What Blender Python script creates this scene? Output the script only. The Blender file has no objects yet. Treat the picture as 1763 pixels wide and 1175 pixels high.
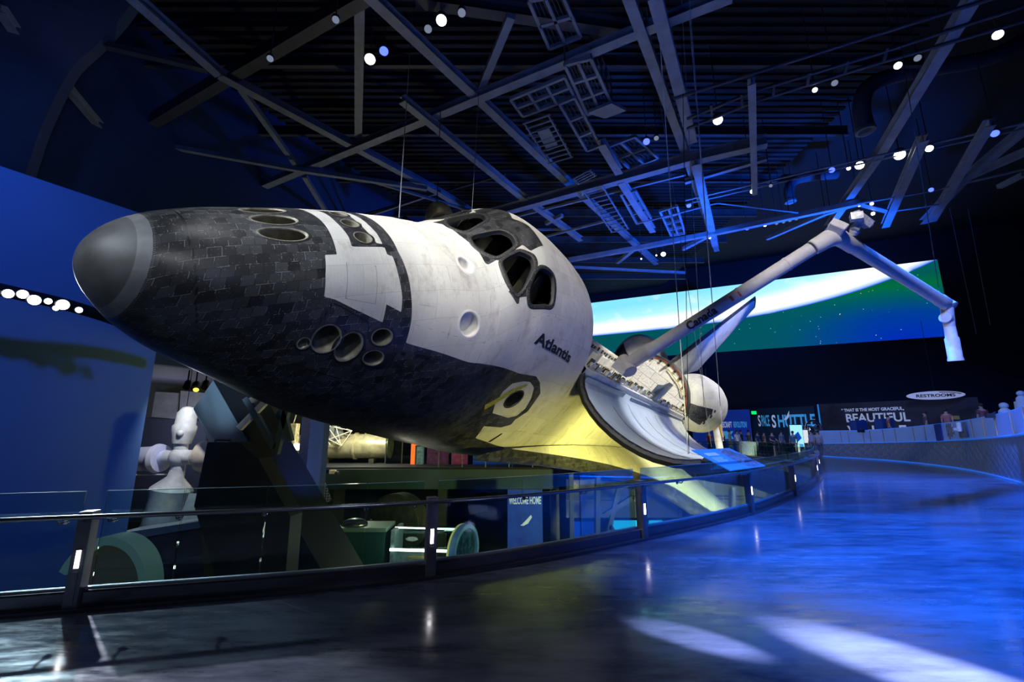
import bpy, bmesh, math, random
import numpy as np
from mathutils import Vector, Matrix
random.seed(7); RNG=np.random.RandomState(7)
SC=bpy.context.scene; COL=SC.collection
PI=math.pi
# ------------------------------------------------------------------ camera, world, lights, exposure
EYE=1.65; FPX=765.0; PIT=math.atan2(FPX,3721.0)
cam=bpy.data.cameras.new('camera'); cam.sensor_width=36; cam.lens=FPX/1763*36; cam.clip_end=300; cam.clip_start=.05
co=bpy.data.objects.new('camera',cam); COL.objects.link(co); co.location=(0,0,EYE); co.rotation_euler=(PI/2+PIT,0,0)
SC.camera=co
SC.view_settings.view_transform='Standard'; SC.view_settings.look='None'; SC.view_settings.gamma=1
SC.view_settings.use_curve_mapping=False; SC.view_settings.exposure=0.0
w=bpy.data.worlds.new('world'); SC.world=w; w.use_nodes=True
w.node_tree.nodes['Background'].inputs[0].default_value=(.02,.05,.16,1); w.node_tree.nodes['Background'].inputs[1].default_value=.10
def ray(px,py):
    X=px-881.5; U=587.5-py; c,s=math.cos(PIT),math.sin(PIT)
    return X,FPX*c-U*s,FPX*s+U*c
def P(px,py,Y):
    x,y,z=ray(px,py); t=Y/y; return Vector((x*t,Y,EYE+z*t))
def PZ(px,py,z0):
    x,y,z=ray(px,py); t=(z0-EYE)/z; return Vector((x*t,y*t,z0))
def light(kind,loc,target,power,color,size=.3,spot=60,blend=.3,name='light'):
    d=bpy.data.lights.new(name,kind); d.energy=power; d.color=color
    if kind=='SPOT': d.spot_size=math.radians(spot); d.spot_blend=blend; d.shadow_soft_size=size
    elif kind=='AREA': d.shape='DISK'; d.size=size
    else: d.shadow_soft_size=size
    o=bpy.data.objects.new(name,d); COL.objects.link(o); o.location=loc
    if target is not None: o.rotation_euler=(Vector(target)-Vector(loc)).to_track_quat('-Z','Y').to_euler()
    return o
WH=(1,.95,.85); CW=(.82,.9,1); BL=(.012,.17,1); YE=(1,.93,.22)
# hall spots, plus unseen fills added to brighten single parts
light('SPOT',(-9.0,-.5,9.5),(-3.2,6.6,4.2),3300,CW,.9,36,.8,name='nose_soft_fill')  # added soft fill, no real fixture, lifts the black nose tiles
light('SPOT',(-2.5,-3.0,9.0),(-1.8,7.6,3.6),1700,(.95,.97,1),.8,34,.9,name='side_soft_fill')  # added broad fill from behind the viewpoint for the port side
light('SPOT',(-5.5,3.0,13.0),(-2.6,7.2,5.4),3000,(.95,.97,1),.25,36,.6,'nose_top_spot')
light('SPOT',(-1.0,3.0,13.2),(0.0,9.5,5.8),2600,WH,.3,48,.6,'cabin_spot')
light('SPOT',(4,0.5,11.5),(.2,9.8,4.0),2300,WH,.3,38,.7,'side_spot')
light('SPOT',(15.5,15.5,12.8),(8.6,25.5,4.8),16000,WH,.3,30,.5,'bay_spot')
light('SPOT',(20,23,12.5),(13,29,3.6),9000,(.9,.88,1),.3,32,.6,'pod_spot')
light('SPOT',(23,21,12.5),(16.3,32,8.3),9000,(.85,.85,1),.3,26,.6,'fin_spot')
light('SPOT',(11,11,12.9),(6,16.5,1.2),15000,(.8,.86,1),.3,34,.5,'door_spot')
light('SPOT',(8.6,11.6,12.6),(9.3,21.5,.5),7000,(.3,.36,1),.3,26,.6,'door_aft_spot')
light('SPOT',(6.3,10.9,-.8),(4.2,16.5,.8),3300,YE,.3,105,.8,'wing_flood')
light('SPOT',(4.3,8.7,-.9),(.6,11.6,1.0),900,YE,.3,80,.9,'strake_flood')
light('SPOT',(12.4,16.4,-.9),(10.5,23,-2.2),9000,(1,.96,.5),.3,100,.7,'wing_tip_flood')
light('SPOT',(7.2,6.2,13.0),(7.1,5.8,0),56000,(.012,.15,1),.2,54,.9,'floor_blue_spot')
light('SPOT',(12.5,14,13.0),(13.4,13.5,0),34000,(.01,.13,1),.3,62,.8,'floor_blue_far_spot')
light('SPOT',(7.3,-2.7,3.2),(2.95,3.5,0),90000,(.55,.62,1),.03,6.4,.85,'floor_white_spot')
light('SPOT',(7.9,-1.0,3.6),(5.6,2.6,0),3000,(.3,.45,1),.03,7,.2,'floor_white_spot_side')
light('SPOT',(7.6,-1.1,3.2),(1.5,4.05,0),36000,(.45,.52,1),.03,3.3,.8,'floor_white_spot_small')
light('SPOT',(1,-3.5,6.5),(-2.0,5,0),260,(.62,.68,1),.4,60,.9,'rail_fill')  # unseen fill added behind the viewpoint to lift the dark rail
light('SPOT',(3,3,11),(9.5,11.8,6.3),5000,(1,.95,.95),.2,36,.7,'arm_fill')  # added white fill, keeps the arm from going blue
light('SPOT',(-9.1,9.3,5.0),(-4.0,3.4,0),8000,(.8,.87,1),.08,30,.5,'bar_flood_spot')
light('SPOT',(-9.3,8.7,5.1),(-2.0,3.6,0),250,(.85,.9,1),.08,60,.8,'bar_flood_spot_wide')
light('SPOT',(-8.8,7.5,8.6),(-13,9.5,13),260,(.15,.28,1),.4,90,.8,'baffle_fill')  # small fill added to bring up the baffle and its edge
light('SPOT',(17,20,6.5),(17,28,15),15000,(.006,.12,1),.4,110,.8,'truss_blue_uplight')
light('SPOT',(11,20,8),(6,24,15),6500,(.006,.12,1),.4,110,.8,'truss_blue_uplight_mid')
light('SPOT',(1,8,9.0),(3,13,15.5),160,(.08,.2,1),.4,110,.8,'truss_blue_uplight_near')
light('SPOT',(-12,6,8.6),(-16,17,7),220,BL,.4,110,.8,'wall_blue_wash')
light('SPOT',(-4,1.5,9.5),(-11.5,9,4.5),1500,(.07,.2,1),.4,62,.9,'screen_blue_wash')
light('SPOT',(18,26,14),(26,34,1),2500,(.1,.25,1),.4,80,.8,'exhibit_wall_wash')
light('SPOT',(9,6,12),(18.5,19,1.5),12000,(.03,.17,1),.4,60,.8,'ramp_wash')

light('SPOT',(-4.2,10.6,.2),(-6.7,14.9,1.2),520,(.06,.16,.8),.1,40,.7,'column_fill')  # added blue fill so the column face reads as lit

# ------------------------------------------------------------------ helpers
def props(o,label=None,cat=None,group=None,kind=None):
    if label: o['label']=label
    if cat: o['category']=cat
    if group: o['group']=group
    if kind: o['kind']=kind
    return o
def empty(name,loc=(0,0,0),label=None,cat=None,group=None,kind=None):
    o=bpy.data.objects.new(name,None); o.empty_display_size=.2; COL.objects.link(o); o.location=loc
    return props(o,label,cat,group,kind)
class MB:
    def __init__(s): s.v=[]; s.f=[]; s.m=[]; s.k=0
    def add(s,vs,fs):
        b=len(s.v); s.v+= [tuple(x) for x in vs]; s.f+=[tuple(b+i for i in f) for f in fs]; s.m+=[s.k]*len(fs); return s
    def mat(s,k): s.k=k; return s
    def box(s,c,d,R=None):
        c=Vector(c); R=R or Matrix.Identity(3)
        vs=[c+R@Vector((d[0]/2*i,d[1]/2*j,d[2]/2*k)) for i in(-1,1) for j in(-1,1) for k in(-1,1)]
        return s.add(vs,[(0,1,3,2),(4,6,7,5),(0,4,5,1),(2,3,7,6),(0,2,6,4),(1,5,7,3)])
    def beam(s,a,b,w_,h,up=(0,0,1)):
        a,b=Vector(a),Vector(b); x=(b-a); L=x.length; x.normalize(); y=Vector(up).cross(x)
        if y.length<1e-4: y=Vector((0,1,0)).cross(x)
        y.normalize(); z=x.cross(y)
        return s.box((a+b)/2,(L,w_,h),Matrix((x,y,z)).transposed())
    def ibeam(s,a,b,w_,h,t=.03,up=(0,0,1)):
        a,b=Vector(a),Vector(b); x=(b-a).normalized(); y=Vector(up).cross(x)
        if y.length<1e-4: y=Vector((0,1,0)).cross(x)
        y.normalize(); z=x.cross(y)
        s.beam(a+z*(h/2-t/2),b+z*(h/2-t/2),w_,t,up); s.beam(a-z*(h/2-t/2),b-z*(h/2-t/2),w_,t,up); s.beam(a,b,t,h-2*t,up); return s
    def tube(s,pts,r,n=10,cap=True):
        pts=[Vector(p) for p in pts]; rs=r if isinstance(r,(list,tuple)) else [r]*len(pts)
        t0=(pts[1]-pts[0]).normalized(); u=t0.orthogonal().normalized(); rings=[]
        for i,p in enumerate(pts):
            t=(pts[min(i+1,len(pts)-1)]-pts[max(i-1,0)]).normalized()
            u=(u-t*u.dot(t)); u=u.normalized() if u.length>1e-6 else t.orthogonal().normalized(); vv=t.cross(u)
            rings.append([p+(u*math.cos(2*PI*k/n)+vv*math.sin(2*PI*k/n))*rs[i] for k in range(n)])
        vs=[q for r_ in rings for q in r_]; fs=[]
        for i in range(len(pts)-1):
            for k in range(n): fs.append((i*n+k,i*n+(k+1)%n,(i+1)*n+(k+1)%n,(i+1)*n+k))
        if cap: fs+= [tuple(range(n))[::-1],tuple(range((len(pts)-1)*n,len(pts)*n))]
        return s.add(vs,fs)
    def lathe(s,o,axis,prof,n=24,cap=True):
        """prof list of (dist along axis, radius)"""
        o=Vector(o); a=Vector(axis).normalized(); u=a.orthogonal().normalized(); v=a.cross(u); vs=[]; fs=[]
        for d,r in prof:
            vs+=[o+a*d+(u*math.cos(2*PI*k/n)+v*math.sin(2*PI*k/n))*max(r,1e-4) for k in range(n)]
        for i in range(len(prof)-1):
            for k in range(n): fs.append((i*n+k,i*n+(k+1)%n,(i+1)*n+(k+1)%n,(i+1)*n+k))
        if cap: fs+=[tuple(range(n))[::-1],tuple(range((len(prof)-1)*n,len(prof)*n))]
        return s.add(vs,fs)
    def ball(s,c,r,n=12,sc=(1,1,1)):
        m=max(4,n//2); c=Vector(c); vs=[]; fs=[]
        for i in range(m+1):
            a=PI*i/m
            for k in range(n): vs.append(c+Vector((r*sc[0]*math.sin(a)*math.cos(2*PI*k/n),r*sc[1]*math.sin(a)*math.sin(2*PI*k/n),r*sc[2]*math.cos(a))))
        for i in range(m):
            for k in range(n): fs.append((i*n+k,(i+1)*n+k,(i+1)*n+(k+1)%n,i*n+(k+1)%n))
        return s.add(vs,fs)
    def prism(s,pts,off):
        pts=[Vector(p) for p in pts]; off=Vector(off); n=len(pts)
        fs=[tuple(range(n))[::-1],tuple(range(n,2*n))]+[(i,(i+1)%n,n+(i+1)%n,n+i) for i in range(n)]
        return s.add(pts+[p+off for p in pts],fs)
    def grid(s,G,closev=False):
        a=len(G); b=len(G[0]); vs=[q for r in G for q in r]; fs=[]
        for i in range(a-1):
            for j in range(b-1 if not closev else b): fs.append((i*b+j,i*b+(j+1)%b,(i+1)*b+(j+1)%b,(i+1)*b+j))
        return s.add(vs,fs)
    def build(s,name,mats,parent=None,smooth=False,label=None,cat=None,group=None,kind=None,bevel=0,fixn=True,auto=None):
        me=bpy.data.meshes.new(name); me.from_pydata(s.v,[],s.f)
        if not isinstance(mats,(list,tuple)): mats=[mats]
        for m in mats: me.materials.append(m)
        if len(mats)>1: me.polygons.foreach_set('material_index',s.m)
        if fixn:
            bm=bmesh.new(); bm.from_mesh(me); bmesh.ops.recalc_face_normals(bm,faces=bm.faces); bm.to_mesh(me); bm.free()
        if smooth: me.polygons.foreach_set('use_smooth',[True]*len(me.polygons))
        if smooth and auto is not False:
            try: me.set_sharp_from_angle(angle=math.radians(auto or 40))
            except Exception: pass
        o=bpy.data.objects.new(name,me); COL.objects.link(o)
        if parent: o.parent=parent
        if bevel:
            b=o.modifiers.new('bevel','BEVEL'); b.width=bevel; b.segments=2; b.limit_method='ANGLE'
        return props(o,label,cat,group,kind)
def scatter(name,m_,parent,items,inv=None):
    """items: (centre, size); one cube mesh shared by separate part objects"""
    me=None
    for c,d in items:
        if me is None: o=MB().box((0,0,0),(1,1,1)).build(name,m_); me=o.data
        else: o=o.copy(); COL.objects.link(o)
        o.parent=parent; o.location=c; o.scale=d
        if inv is not None: o.matrix_parent_inverse=inv
# ------------------------------------------------------------------ materials
def mat(name,col,rough=.5,metal=0,emit=None,es=0,var=0,vs=4,bump=0,bs=20,spec=.5,alpha=None,coat=0,stretch=None):
    m=bpy.data.materials.new(name); m.use_nodes=True; nt=m.node_tree; b=nt.nodes['Principled BSDF']
    c=(*col,1); b.inputs['Base Color'].default_value=c; b.inputs['Roughness'].default_value=rough; b.inputs['Metallic'].default_value=metal
    b.inputs['Specular IOR Level'].default_value=spec; b.inputs['Coat Weight'].default_value=coat
    if emit: b.inputs['Emission Color'].default_value=(*emit,1); b.inputs['Emission Strength'].default_value=es
    if var or bump:
        tc=nt.nodes.new('ShaderNodeTexCoord'); src=tc.outputs['Object']
        if stretch:
            mp=nt.nodes.new('ShaderNodeMapping'); mp.inputs['Scale'].default_value=stretch; nt.links.new(src,mp.inputs['Vector']); src=mp.outputs[0]
    if var:
        n=nt.nodes.new('ShaderNodeTexNoise'); n.inputs['Scale'].default_value=vs; n.inputs['Detail'].default_value=6; nt.links.new(src,n.inputs['Vector'])
        r=nt.nodes.new('ShaderNodeValToRGB'); r.color_ramp.elements[0].position=.3; r.color_ramp.elements[1].position=.7
        r.color_ramp.elements[0].color=(*[max(0,x*(1-var)) for x in col],1); r.color_ramp.elements[1].color=(*[min(1,x*(1+var*.5)) for x in col],1)
        nt.links.new(n.outputs['Fac'],r.inputs[0]); nt.links.new(r.outputs[0],b.inputs['Base Color'])
        mr=nt.nodes.new('ShaderNodeMapRange'); mr.inputs['To Min'].default_value=max(.02,rough*(1-var*.4)); mr.inputs['To Max'].default_value=min(1,rough*(1+var*.4))
        nt.links.new(n.outputs['Fac'],mr.inputs['Value']); nt.links.new(mr.outputs[0],b.inputs['Roughness'])
    if bump:
        n2=nt.nodes.new('ShaderNodeTexNoise'); n2.inputs['Scale'].default_value=bs; n2.inputs['Detail'].default_value=4; nt.links.new(src,n2.inputs['Vector'])
        bp=nt.nodes.new('ShaderNodeBump'); bp.inputs['Strength'].default_value=bump; bp.inputs['Distance'].default_value=.02
        nt.links.new(n2.outputs['Fac'],bp.inputs['Height']); nt.links.new(bp.outputs[0],b.inputs['Normal'])
    return m
def emis(name,col,s):
    m=bpy.data.materials.new(name); m.use_nodes=True; nt=m.node_tree; nt.nodes.clear()
    e=nt.nodes.new('ShaderNodeEmission'); e.inputs[0].default_value=(*col,1); e.inputs[1].default_value=s
    o=nt.nodes.new('ShaderNodeOutputMaterial'); nt.links.new(e.outputs[0],o.inputs[0]); return m
def glassmat(name,tint=(.8,.93,.93),refl=.7):
    m=bpy.data.materials.new(name); m.use_nodes=True; nt=m.node_tree; nt.nodes.clear()
    t=nt.nodes.new('ShaderNodeBsdfTransparent'); t.inputs[0].default_value=(*tint,1)
    g=nt.nodes.new('ShaderNodeBsdfGlossy'); g.inputs['Roughness'].default_value=.02; g.inputs[0].default_value=(.9,1,1,1)
    fr=nt.nodes.new('ShaderNodeFresnel'); fr.inputs[0].default_value=1.45
    mu=nt.nodes.new('ShaderNodeMath'); mu.operation='MULTIPLY'; mu.inputs[1].default_value=refl; nt.links.new(fr.outputs[0],mu.inputs[0])
    x=nt.nodes.new('ShaderNodeMixShader'); nt.links.new(mu.outputs[0],x.inputs[0]); nt.links.new(t.outputs[0],x.inputs[1]); nt.links.new(g.outputs[0],x.inputs[2])
    o=nt.nodes.new('ShaderNodeOutputMaterial'); nt.links.new(x.outputs[0],o.inputs[0]); return m
class NT:
    """tiny node helper"""
    def __init__(s,name):
        s.m=bpy.data.materials.new(name); s.m.use_nodes=True; s.t=s.m.node_tree; s.b=s.t.nodes['Principled BSDF']
    def n(s,typ,**k):
        x=s.t.nodes.new('ShaderNode'+typ)
        for a,v in k.items():
            if a.startswith('i_'): x.inputs[a[2:].replace('_',' ')].default_value=v
            else: setattr(x,a,v)
        return x
    def l(s,a,b): s.t.links.new(a,b)
    def math(s,op,a,b=None,c=None,clamp=False):
        x=s.n('Math',operation=op,use_clamp=clamp)
        for i,v in enumerate((a,b,c)):
            if v is None: continue
            if isinstance(v,(int,float)): x.inputs[i].default_value=v
            else: s.l(v,x.inputs[i])
        return x.outputs[0]
    def mix(s,f,a,b):
        x=s.n('Mix',data_type='RGBA'); 
        for i,v in ((0,f),(6,a),(7,b)):
            if isinstance(v,(int,float)): x.inputs[i].default_value=v
            elif isinstance(v,tuple): x.inputs[i].default_value=(*v,1)
            else: s.l(v,x.inputs[i])
        return x.outputs[2]
def tile_material(name,tile=.155,white_rough=.75,offset=.5,masked=True,whitecol=(.72,.71,.66)):
    N=NT(name); uv=N.n('UVMap'); at=N.n('Attribute',attribute_name='white_area'); se=N.n('Attribute',attribute_name='seam')
    br=N.n('TexBrick',offset=offset,i_Scale=1.0,i_Mortar_Size=.0035,i_Mortar_Smooth=.2,i_Brick_Width=tile,i_Row_Height=tile)
    br.inputs['Color1'].default_value=(.014,.015,.018,1); br.inputs['Color2'].default_value=(.055,.058,.064,1); br.inputs['Mortar'].default_value=(.20,.20,.205,1); N.l(uv.outputs[0],br.inputs['Vector'])
    # broken tile joints: mortar light only in places
    nz=N.n('TexNoise',i_Scale=9.0,i_Detail=5.0); tc=N.n('TexCoord'); N.l(tc.outputs['Object'],nz.inputs['Vector'])
    nz2=N.n('TexNoise',i_Scale=1.6,i_Detail=7.0,i_Roughness=.65); N.l(tc.outputs['Object'],nz2.inputs['Vector'])
    lightj=N.math('GREATER_THAN',nz.outputs['Fac'],.52)
    blk=N.mix(N.math('MULTIPLY',br.outputs['Fac'],N.math('SUBTRACT',1.0,lightj)),br.outputs['Color'],(.003,.003,.004))
    scuff=N.math('MULTIPLY',N.math('SUBTRACT',nz2.outputs['Fac'],.5,clamp=True),.22,clamp=True)
    blk=N.mix(scuff,blk,(.35,.36,.38))
    # little pale fastener dot at some tile centres
    sx=N.n('SeparateXYZ'); N.l(uv.outputs[0],sx.inputs[0])
    fx=N.math('SUBTRACT',N.math('PINGPONG',sx.outputs[0],tile/2),tile/4); fy=N.math('SUBTRACT',N.math('PINGPONG',sx.outputs[1],tile/2),tile/4)
    dd=N.math('SQRT',N.math('ADD',N.math('MULTIPLY',fx,fx),N.math('MULTIPLY',fy,fy)))
    dot=N.math('MULTIPLY',N.math('LESS_THAN',dd,.0055),N.math('GREATER_THAN',nz.outputs['Fac'],.5))
    blk=N.mix(N.math('MULTIPLY',dot,.28),blk,(.5,.5,.5))
    # white blanket: quilt threads, panel seams, brown streaks
    bw=N.n('TexBrick',offset=.37,i_Scale=1.0,i_Mortar_Size=.003,i_Brick_Width=.97,i_Row_Height=.52); N.l(uv.outputs[0],bw.inputs['Vector'])
    bw.inputs['Color1'].default_value=(*whitecol,1); bw.inputs['Color2'].default_value=(whitecol[0]*.84,whitecol[1]*.85,whitecol[2]*.86,1); bw.inputs['Mortar'].default_value=(.42,.40,.37,1)
    q=N.n('TexBrick',offset=0.0,i_Scale=1.0,i_Mortar_Size=.0022,i_Brick_Width=.05,i_Row_Height=.025); N.l(uv.outputs[0],q.inputs['Vector'])
    wcol=N.mix(N.math('MULTIPLY',q.outputs['Fac'],.22),bw.outputs['Color'],(.35,.34,.32))
    st=N.n('TexNoise',i_Scale=2.3,i_Detail=9.0,i_Roughness=.7); mp=N.n('Mapping'); mp.inputs['Scale'].default_value=(1.2,.5,1.0); N.l(uv.outputs[0],mp.inputs['Vector']); N.l(mp.outputs[0],st.inputs['Vector'])
    stn=N.math('MULTIPLY',N.math('SUBTRACT',st.outputs['Fac'],.53,clamp=True),3.4,clamp=True)
    sp=N.n('TexNoise',i_Scale=26.0,i_Detail=4.0,i_Roughness=.6); N.l(mp.outputs[0],sp.inputs['Vector']); spk=N.math('MULTIPLY',N.math('SUBTRACT',sp.outputs['Fac'],.62,clamp=True),6.0,clamp=True)
    wcol=N.mix(N.math('MULTIPLY',spk,.7),wcol,(.16,.13,.10))
    wcol=N.mix(stn,wcol,(.22,.17,.13))
    gr=N.math('MULTIPLY',N.math('SUBTRACT',nz2.outputs['Fac'],.42,clamp=True),1.6,clamp=True)
    wcol=N.mix(gr,wcol,(.45,.43,.40))
    wm=N.math('GREATER_THAN',at.outputs['Fac'],0.0) if masked else None
    col=N.mix(wm,blk,wcol) if masked else wcol
    if masked:
        sm=N.math('LESS_THAN',N.math('ABSOLUTE',se.outputs['Fac']),.55); col=N.mix(N.math('MULTIPLY',sm,.85),col,(.004,.004,.004)); s2=N.n('Attribute',attribute_name='panel_line'); sm2=N.math('LESS_THAN',N.math('ABSOLUTE',s2.outputs['Fac']),.22); col=N.mix(N.math('MULTIPLY',N.math('MULTIPLY',sm2,wm),.6),col,(.10,.09,.08))
    N.l(col,N.b.inputs['Base Color'])
    rb=N.math('ADD',.17,N.math('MULTIPLY',nz2.outputs['Fac'],.34))
    if masked:
        rr=N.n('Mix',data_type='FLOAT'); N.l(wm,rr.inputs[0]); N.l(rb,rr.inputs[2]); rr.inputs[3].default_value=white_rough; N.l(rr.outputs[0],N.b.inputs['Roughness'])
        h=N.n('Mix',data_type='FLOAT'); N.l(wm,h.inputs[0]); N.l(br.outputs['Fac'],h.inputs[2]); N.l(q.outputs['Fac'],h.inputs[3]); hh=h.outputs[0]
    else: N.b.inputs['Roughness'].default_value=white_rough; hh=q.outputs['Fac']
    bp=N.n('Bump',i_Strength=.35,i_Distance=.01,invert=True); N.l(hh,bp.inputs['Height']); N.l(bp.outputs[0],N.b.inputs['Normal'])
    N.b.inputs['Specular IOR Level'].default_value=.45
    return N.m
M={}
M['skin']=tile_material('orbiter_tiles')
M['skin_wing']=tile_material('orbiter_wing_tiles',white_rough=.6,whitecol=(.76,.75,.66))
M['blanket']=tile_material('orbiter_blanket',masked=False)
M['cap']=mat('carbon_nose',(.11,.115,.12),.5,.0,var=.4,vs=2.5,spec=.35)
M['capring']=mat('carbon_ring',(.2,.21,.215),.5,0,var=.3,vs=5)
M['blacktile']=mat('black_tile',(.02,.021,.023),.45,0,var=.5,vs=8,bump=.3,bs=30)
M['frame']=mat('window_frame_tile',(.025,.025,.027),.5,0,var=.4,vs=12,bump=.3,bs=40)
M['dot']=mat('fastener',(.4,.4,.4),.4,.3)
M['nozzle']=mat('nozzle_metal',(.30,.29,.22),.45,.35,var=.35,vs=9)
M['nozrim']=mat('nozzle_rim',(.30,.28,.22),.5,.2,var=.4,vs=14)
M['black']=mat('flat_black',(.004,.004,.005),.7)
M['white']=mat('white_paint',(.75,.74,.71),.55,0,var=.2,vs=4)
M['letter']=mat('letter_black',(.01,.01,.012),.6)
M['glassdark']=glassmat('cockpit_glass',(.5,.55,.55),1.0)
M['glass']=glassmat('clear_glass'); M['gedge']=mat('glass_edge_highlight',(.25,.42,.42),.2)  # pale edge colour paints the highlight along the pane tops
M['quilt']=mat('quilted_liner',(.74,.73,.68),.7,0,var=.15,vs=5,bump=1.0,bs=5)
M['radiator']=mat('radiator_silver',(.62,.67,.72),.30,.25,var=.15,vs=1.2)
M['radiator2']=mat('radiator_grey_blue',(.15,.22,.30),.4,.2,var=.3,vs=3)
M['rim']=mat('door_seal_black',(.012,.012,.012),.5,0,bump=.6,bs=30)
M['redseal']=mat('red_seal',(.45,.07,.04),.6)
M['gold']=mat('gold_fitting',(.55,.42,.12),.4,.5,var=.3,vs=20)
M['arm']=mat('arm_blanket',(.50,.49,.50),.75,0,var=.12,vs=6,bump=.25,bs=12)
M['armmetal']=mat('arm_metal',(.55,.55,.58),.4,.5,var=.4,vs=15)
M['steel']=mat('painted_steel',(.20,.23,.28),.5,0,var=.25,vs=2)
M['steeld']=mat('dark_painted_steel',(.05,.055,.065),.55,0,var=.3,vs=2)
M['steelblue']=mat('leg_steel',(.10,.15,.20),.42,.1,var=.25,vs=1)
M['stainless']=mat('brushed_stainless',(.42,.43,.46),.24,.9,var=.2,vs=6,stretch=(1,1,12))
M['postm']=mat('post_anodised',(.22,.22,.26),.35,.7,var=.15,vs=8)
M['chrome']=mat('chrome',(.7,.7,.72),.12,1)
M['wallblue']=mat('blue_painted_wall',(.035,.075,.15),.8,0,var=.15,vs=.6)
M['walldark']=mat('dark_wall',(.016,.022,.04),.8,0,var=.2,vs=.5)
M['ceil']=mat('black_ceiling',(.012,.013,.018),.9)
M['screenwall']=mat('projection_wall',(.16,.33,.62),.6,0,var=.08,vs=.4)
M['drape']=mat('dark_baffle',(.05,.07,.11),.7,0,var=.3,vs=.8)
M['em_white']=emis('lamp_white',(1,.98,.92),8)
M['em_blue']=emis('lamp_blue',(.04,.07,1),5)
M['em_dim']=emis('lamp_dim',(.6,.7,1),.3)
M['em_step']=emis('step_light_glow',(1,.95,.98),9)
M['em_green']=emis('exit_green',(0,.9,.12),1.6)
M['em_lav']=emis('lavender_panel',(.75,.55,.95),.9)
M['em_tube']=emis('light_tube',(1,.96,.75),6)
M['em_cyan']=emis('cyan_screen',(.02,.55,1),1.3)
M['em_bluep']=emis('blue_panel_glow',(.01,.09,.75),.6)
M['em_orange']=emis('orange_spark',(1,.15,.02),3)
# ------------------------------------------------------------------ large structure
RAIL=[(-12,2.9),(-8,3.55),(-4.64,4.47),(-.94,5.56),(2.09,7.44),(4.99,9.72),(8.0,12.84),(10.6,16.0),(12.73,19.07),(13.9,21.0),(14.75,23.4),(15.2,26.5),(15.2,30),(14.4,33),(12.6,35.8),(9.5,38)]
def spline(pts,step=.25):
    out=[]; p=[Vector(q) for q in pts]; p=[p[0]*2-p[1]]+p+[p[-1]*2-p[-2]]
    for i in range(1,len(p)-2):
        n=max(2,int((p[i+1]-p[i]).length/step))
        for k in range(n):
            t=k/n; a,b,c,d=p[i-1:i+3]
            out.append(.5*((2*b)+(c-a)*t+(2*a-5*b+4*c-d)*t*t+(3*b-a-3*c+d)*t**3))
    out.append(p[-2]); return out
RC=spline([(x,y,0) for x,y in RAIL],.25)
def arcpos(s):
    """point and tangent at arc length s along the railing"""
    d=0
    for a,b in zip(RC,RC[1:]):
        L=(b-a).length
        if d+L>=s: return a+(b-a)*((s-d)/L),(b-a).normalized()
        d+=L
    return RC[-1],(RC[-1]-RC[-2]).normalized()
RLEN=sum((b-a).length for a,b in zip(RC,RC[1:]))
def s_of(px):
    best=None; d=0
    for a,b in zip(RC,RC[1:]):
        c,s=math.cos(PIT),math.sin(PIT); dep=a.y*c-EYE*s
        if dep>.5:
            x=881.5+FPX*a.x/dep
            if best is None or abs(x-px)<best[0]-1e-6: best=(abs(x-px),d)
        d+=(b-a).length
        if a.y>19.3: break
    return best[1]
N=NT('polished_floor'); tc=N.n('TexCoord')
n1=N.n('TexNoise',i_Scale=.55,i_Detail=8.0,i_Roughness=.62); mp=N.n('Mapping'); mp.inputs['Scale'].default_value=(.6,2.2,1); mp.inputs['Rotation'].default_value=(0,0,.12); N.l(tc.outputs['Object'],mp.inputs['Vector']); N.l(mp.outputs[0],n1.inputs['Vector'])
n2=N.n('TexNoise',i_Scale=3.5,i_Detail=8.0,i_Roughness=.7); N.l(mp.outputs[0],n2.inputs['Vector'])
k=N.math('ADD',N.math('MULTIPLY',n1.outputs['Fac'],.7),N.math('MULTIPLY',n2.outputs['Fac'],.3))
r=N.n('ValToRGB'); r.color_ramp.elements[0].position=.40; r.color_ramp.elements[0].color=(.045,.05,.07,1); r.color_ramp.elements[1].position=.66; r.color_ramp.elements[1].color=(.15,.165,.22,1); N.l(k,r.inputs[0]); N.l(r.outputs[0],N.b.inputs['Base Color'])
mr=N.n('MapRange'); mr.inputs['From Min'].default_value=.35; mr.inputs['From Max'].default_value=.65; mr.inputs['To Min'].default_value=.10; mr.inputs['To Max'].default_value=.24; N.l(n2.outputs['Fac'],mr.inputs['Value']); N.l(mr.outputs[0],N.b.inputs['Roughness'])
N.b.inputs['Specular IOR Level'].default_value=.55; M['floor']=N.m
m=MB(); edge=[(p.x,p.y,-.45) for p in RC]+[(9.5,48,-.45),(50,48,-.45),(50,-10,-.45),(-30,-10,-.45),(-30,1.5,-.45)]
m.prism(edge,(0,0,.45)); fl=m.build('floor',M['floor'],kind='structure')
bm=bmesh.new(); bm.from_mesh(fl.data); bmesh.ops.triangulate(bm,faces=[f for f in bm.faces if len(f.verts)>4]); bm.to_mesh(fl.data); bm.free()
LZ=-7.6
MB().box((0,25,LZ-.1),(110,90,.2)).build('floor_lower',mat('lower_carpet',(.035,.05,.07),.8,var=.3,vs=.3),kind='structure')
MB().box((0,25,19.6),(120,95,.2)).build('ceiling',M['ceil'],kind='structure')
def wallseg(name,a,b,z0,z1,m_,t=.3):
    a=Vector((a[0],a[1],0)); b=Vector((b[0],b[1],0)); h=z1-z0
    mb=MB(); mb.beam(a+Vector((0,0,(z0+z1)/2)),b+Vector((0,0,(z0+z1)/2)),t,h); return mb.build(name,m_,kind='structure')
wallseg('wall_left',(-24,-1),(4.5,52.8),4.3,19.5,M['wallblue'])
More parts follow.
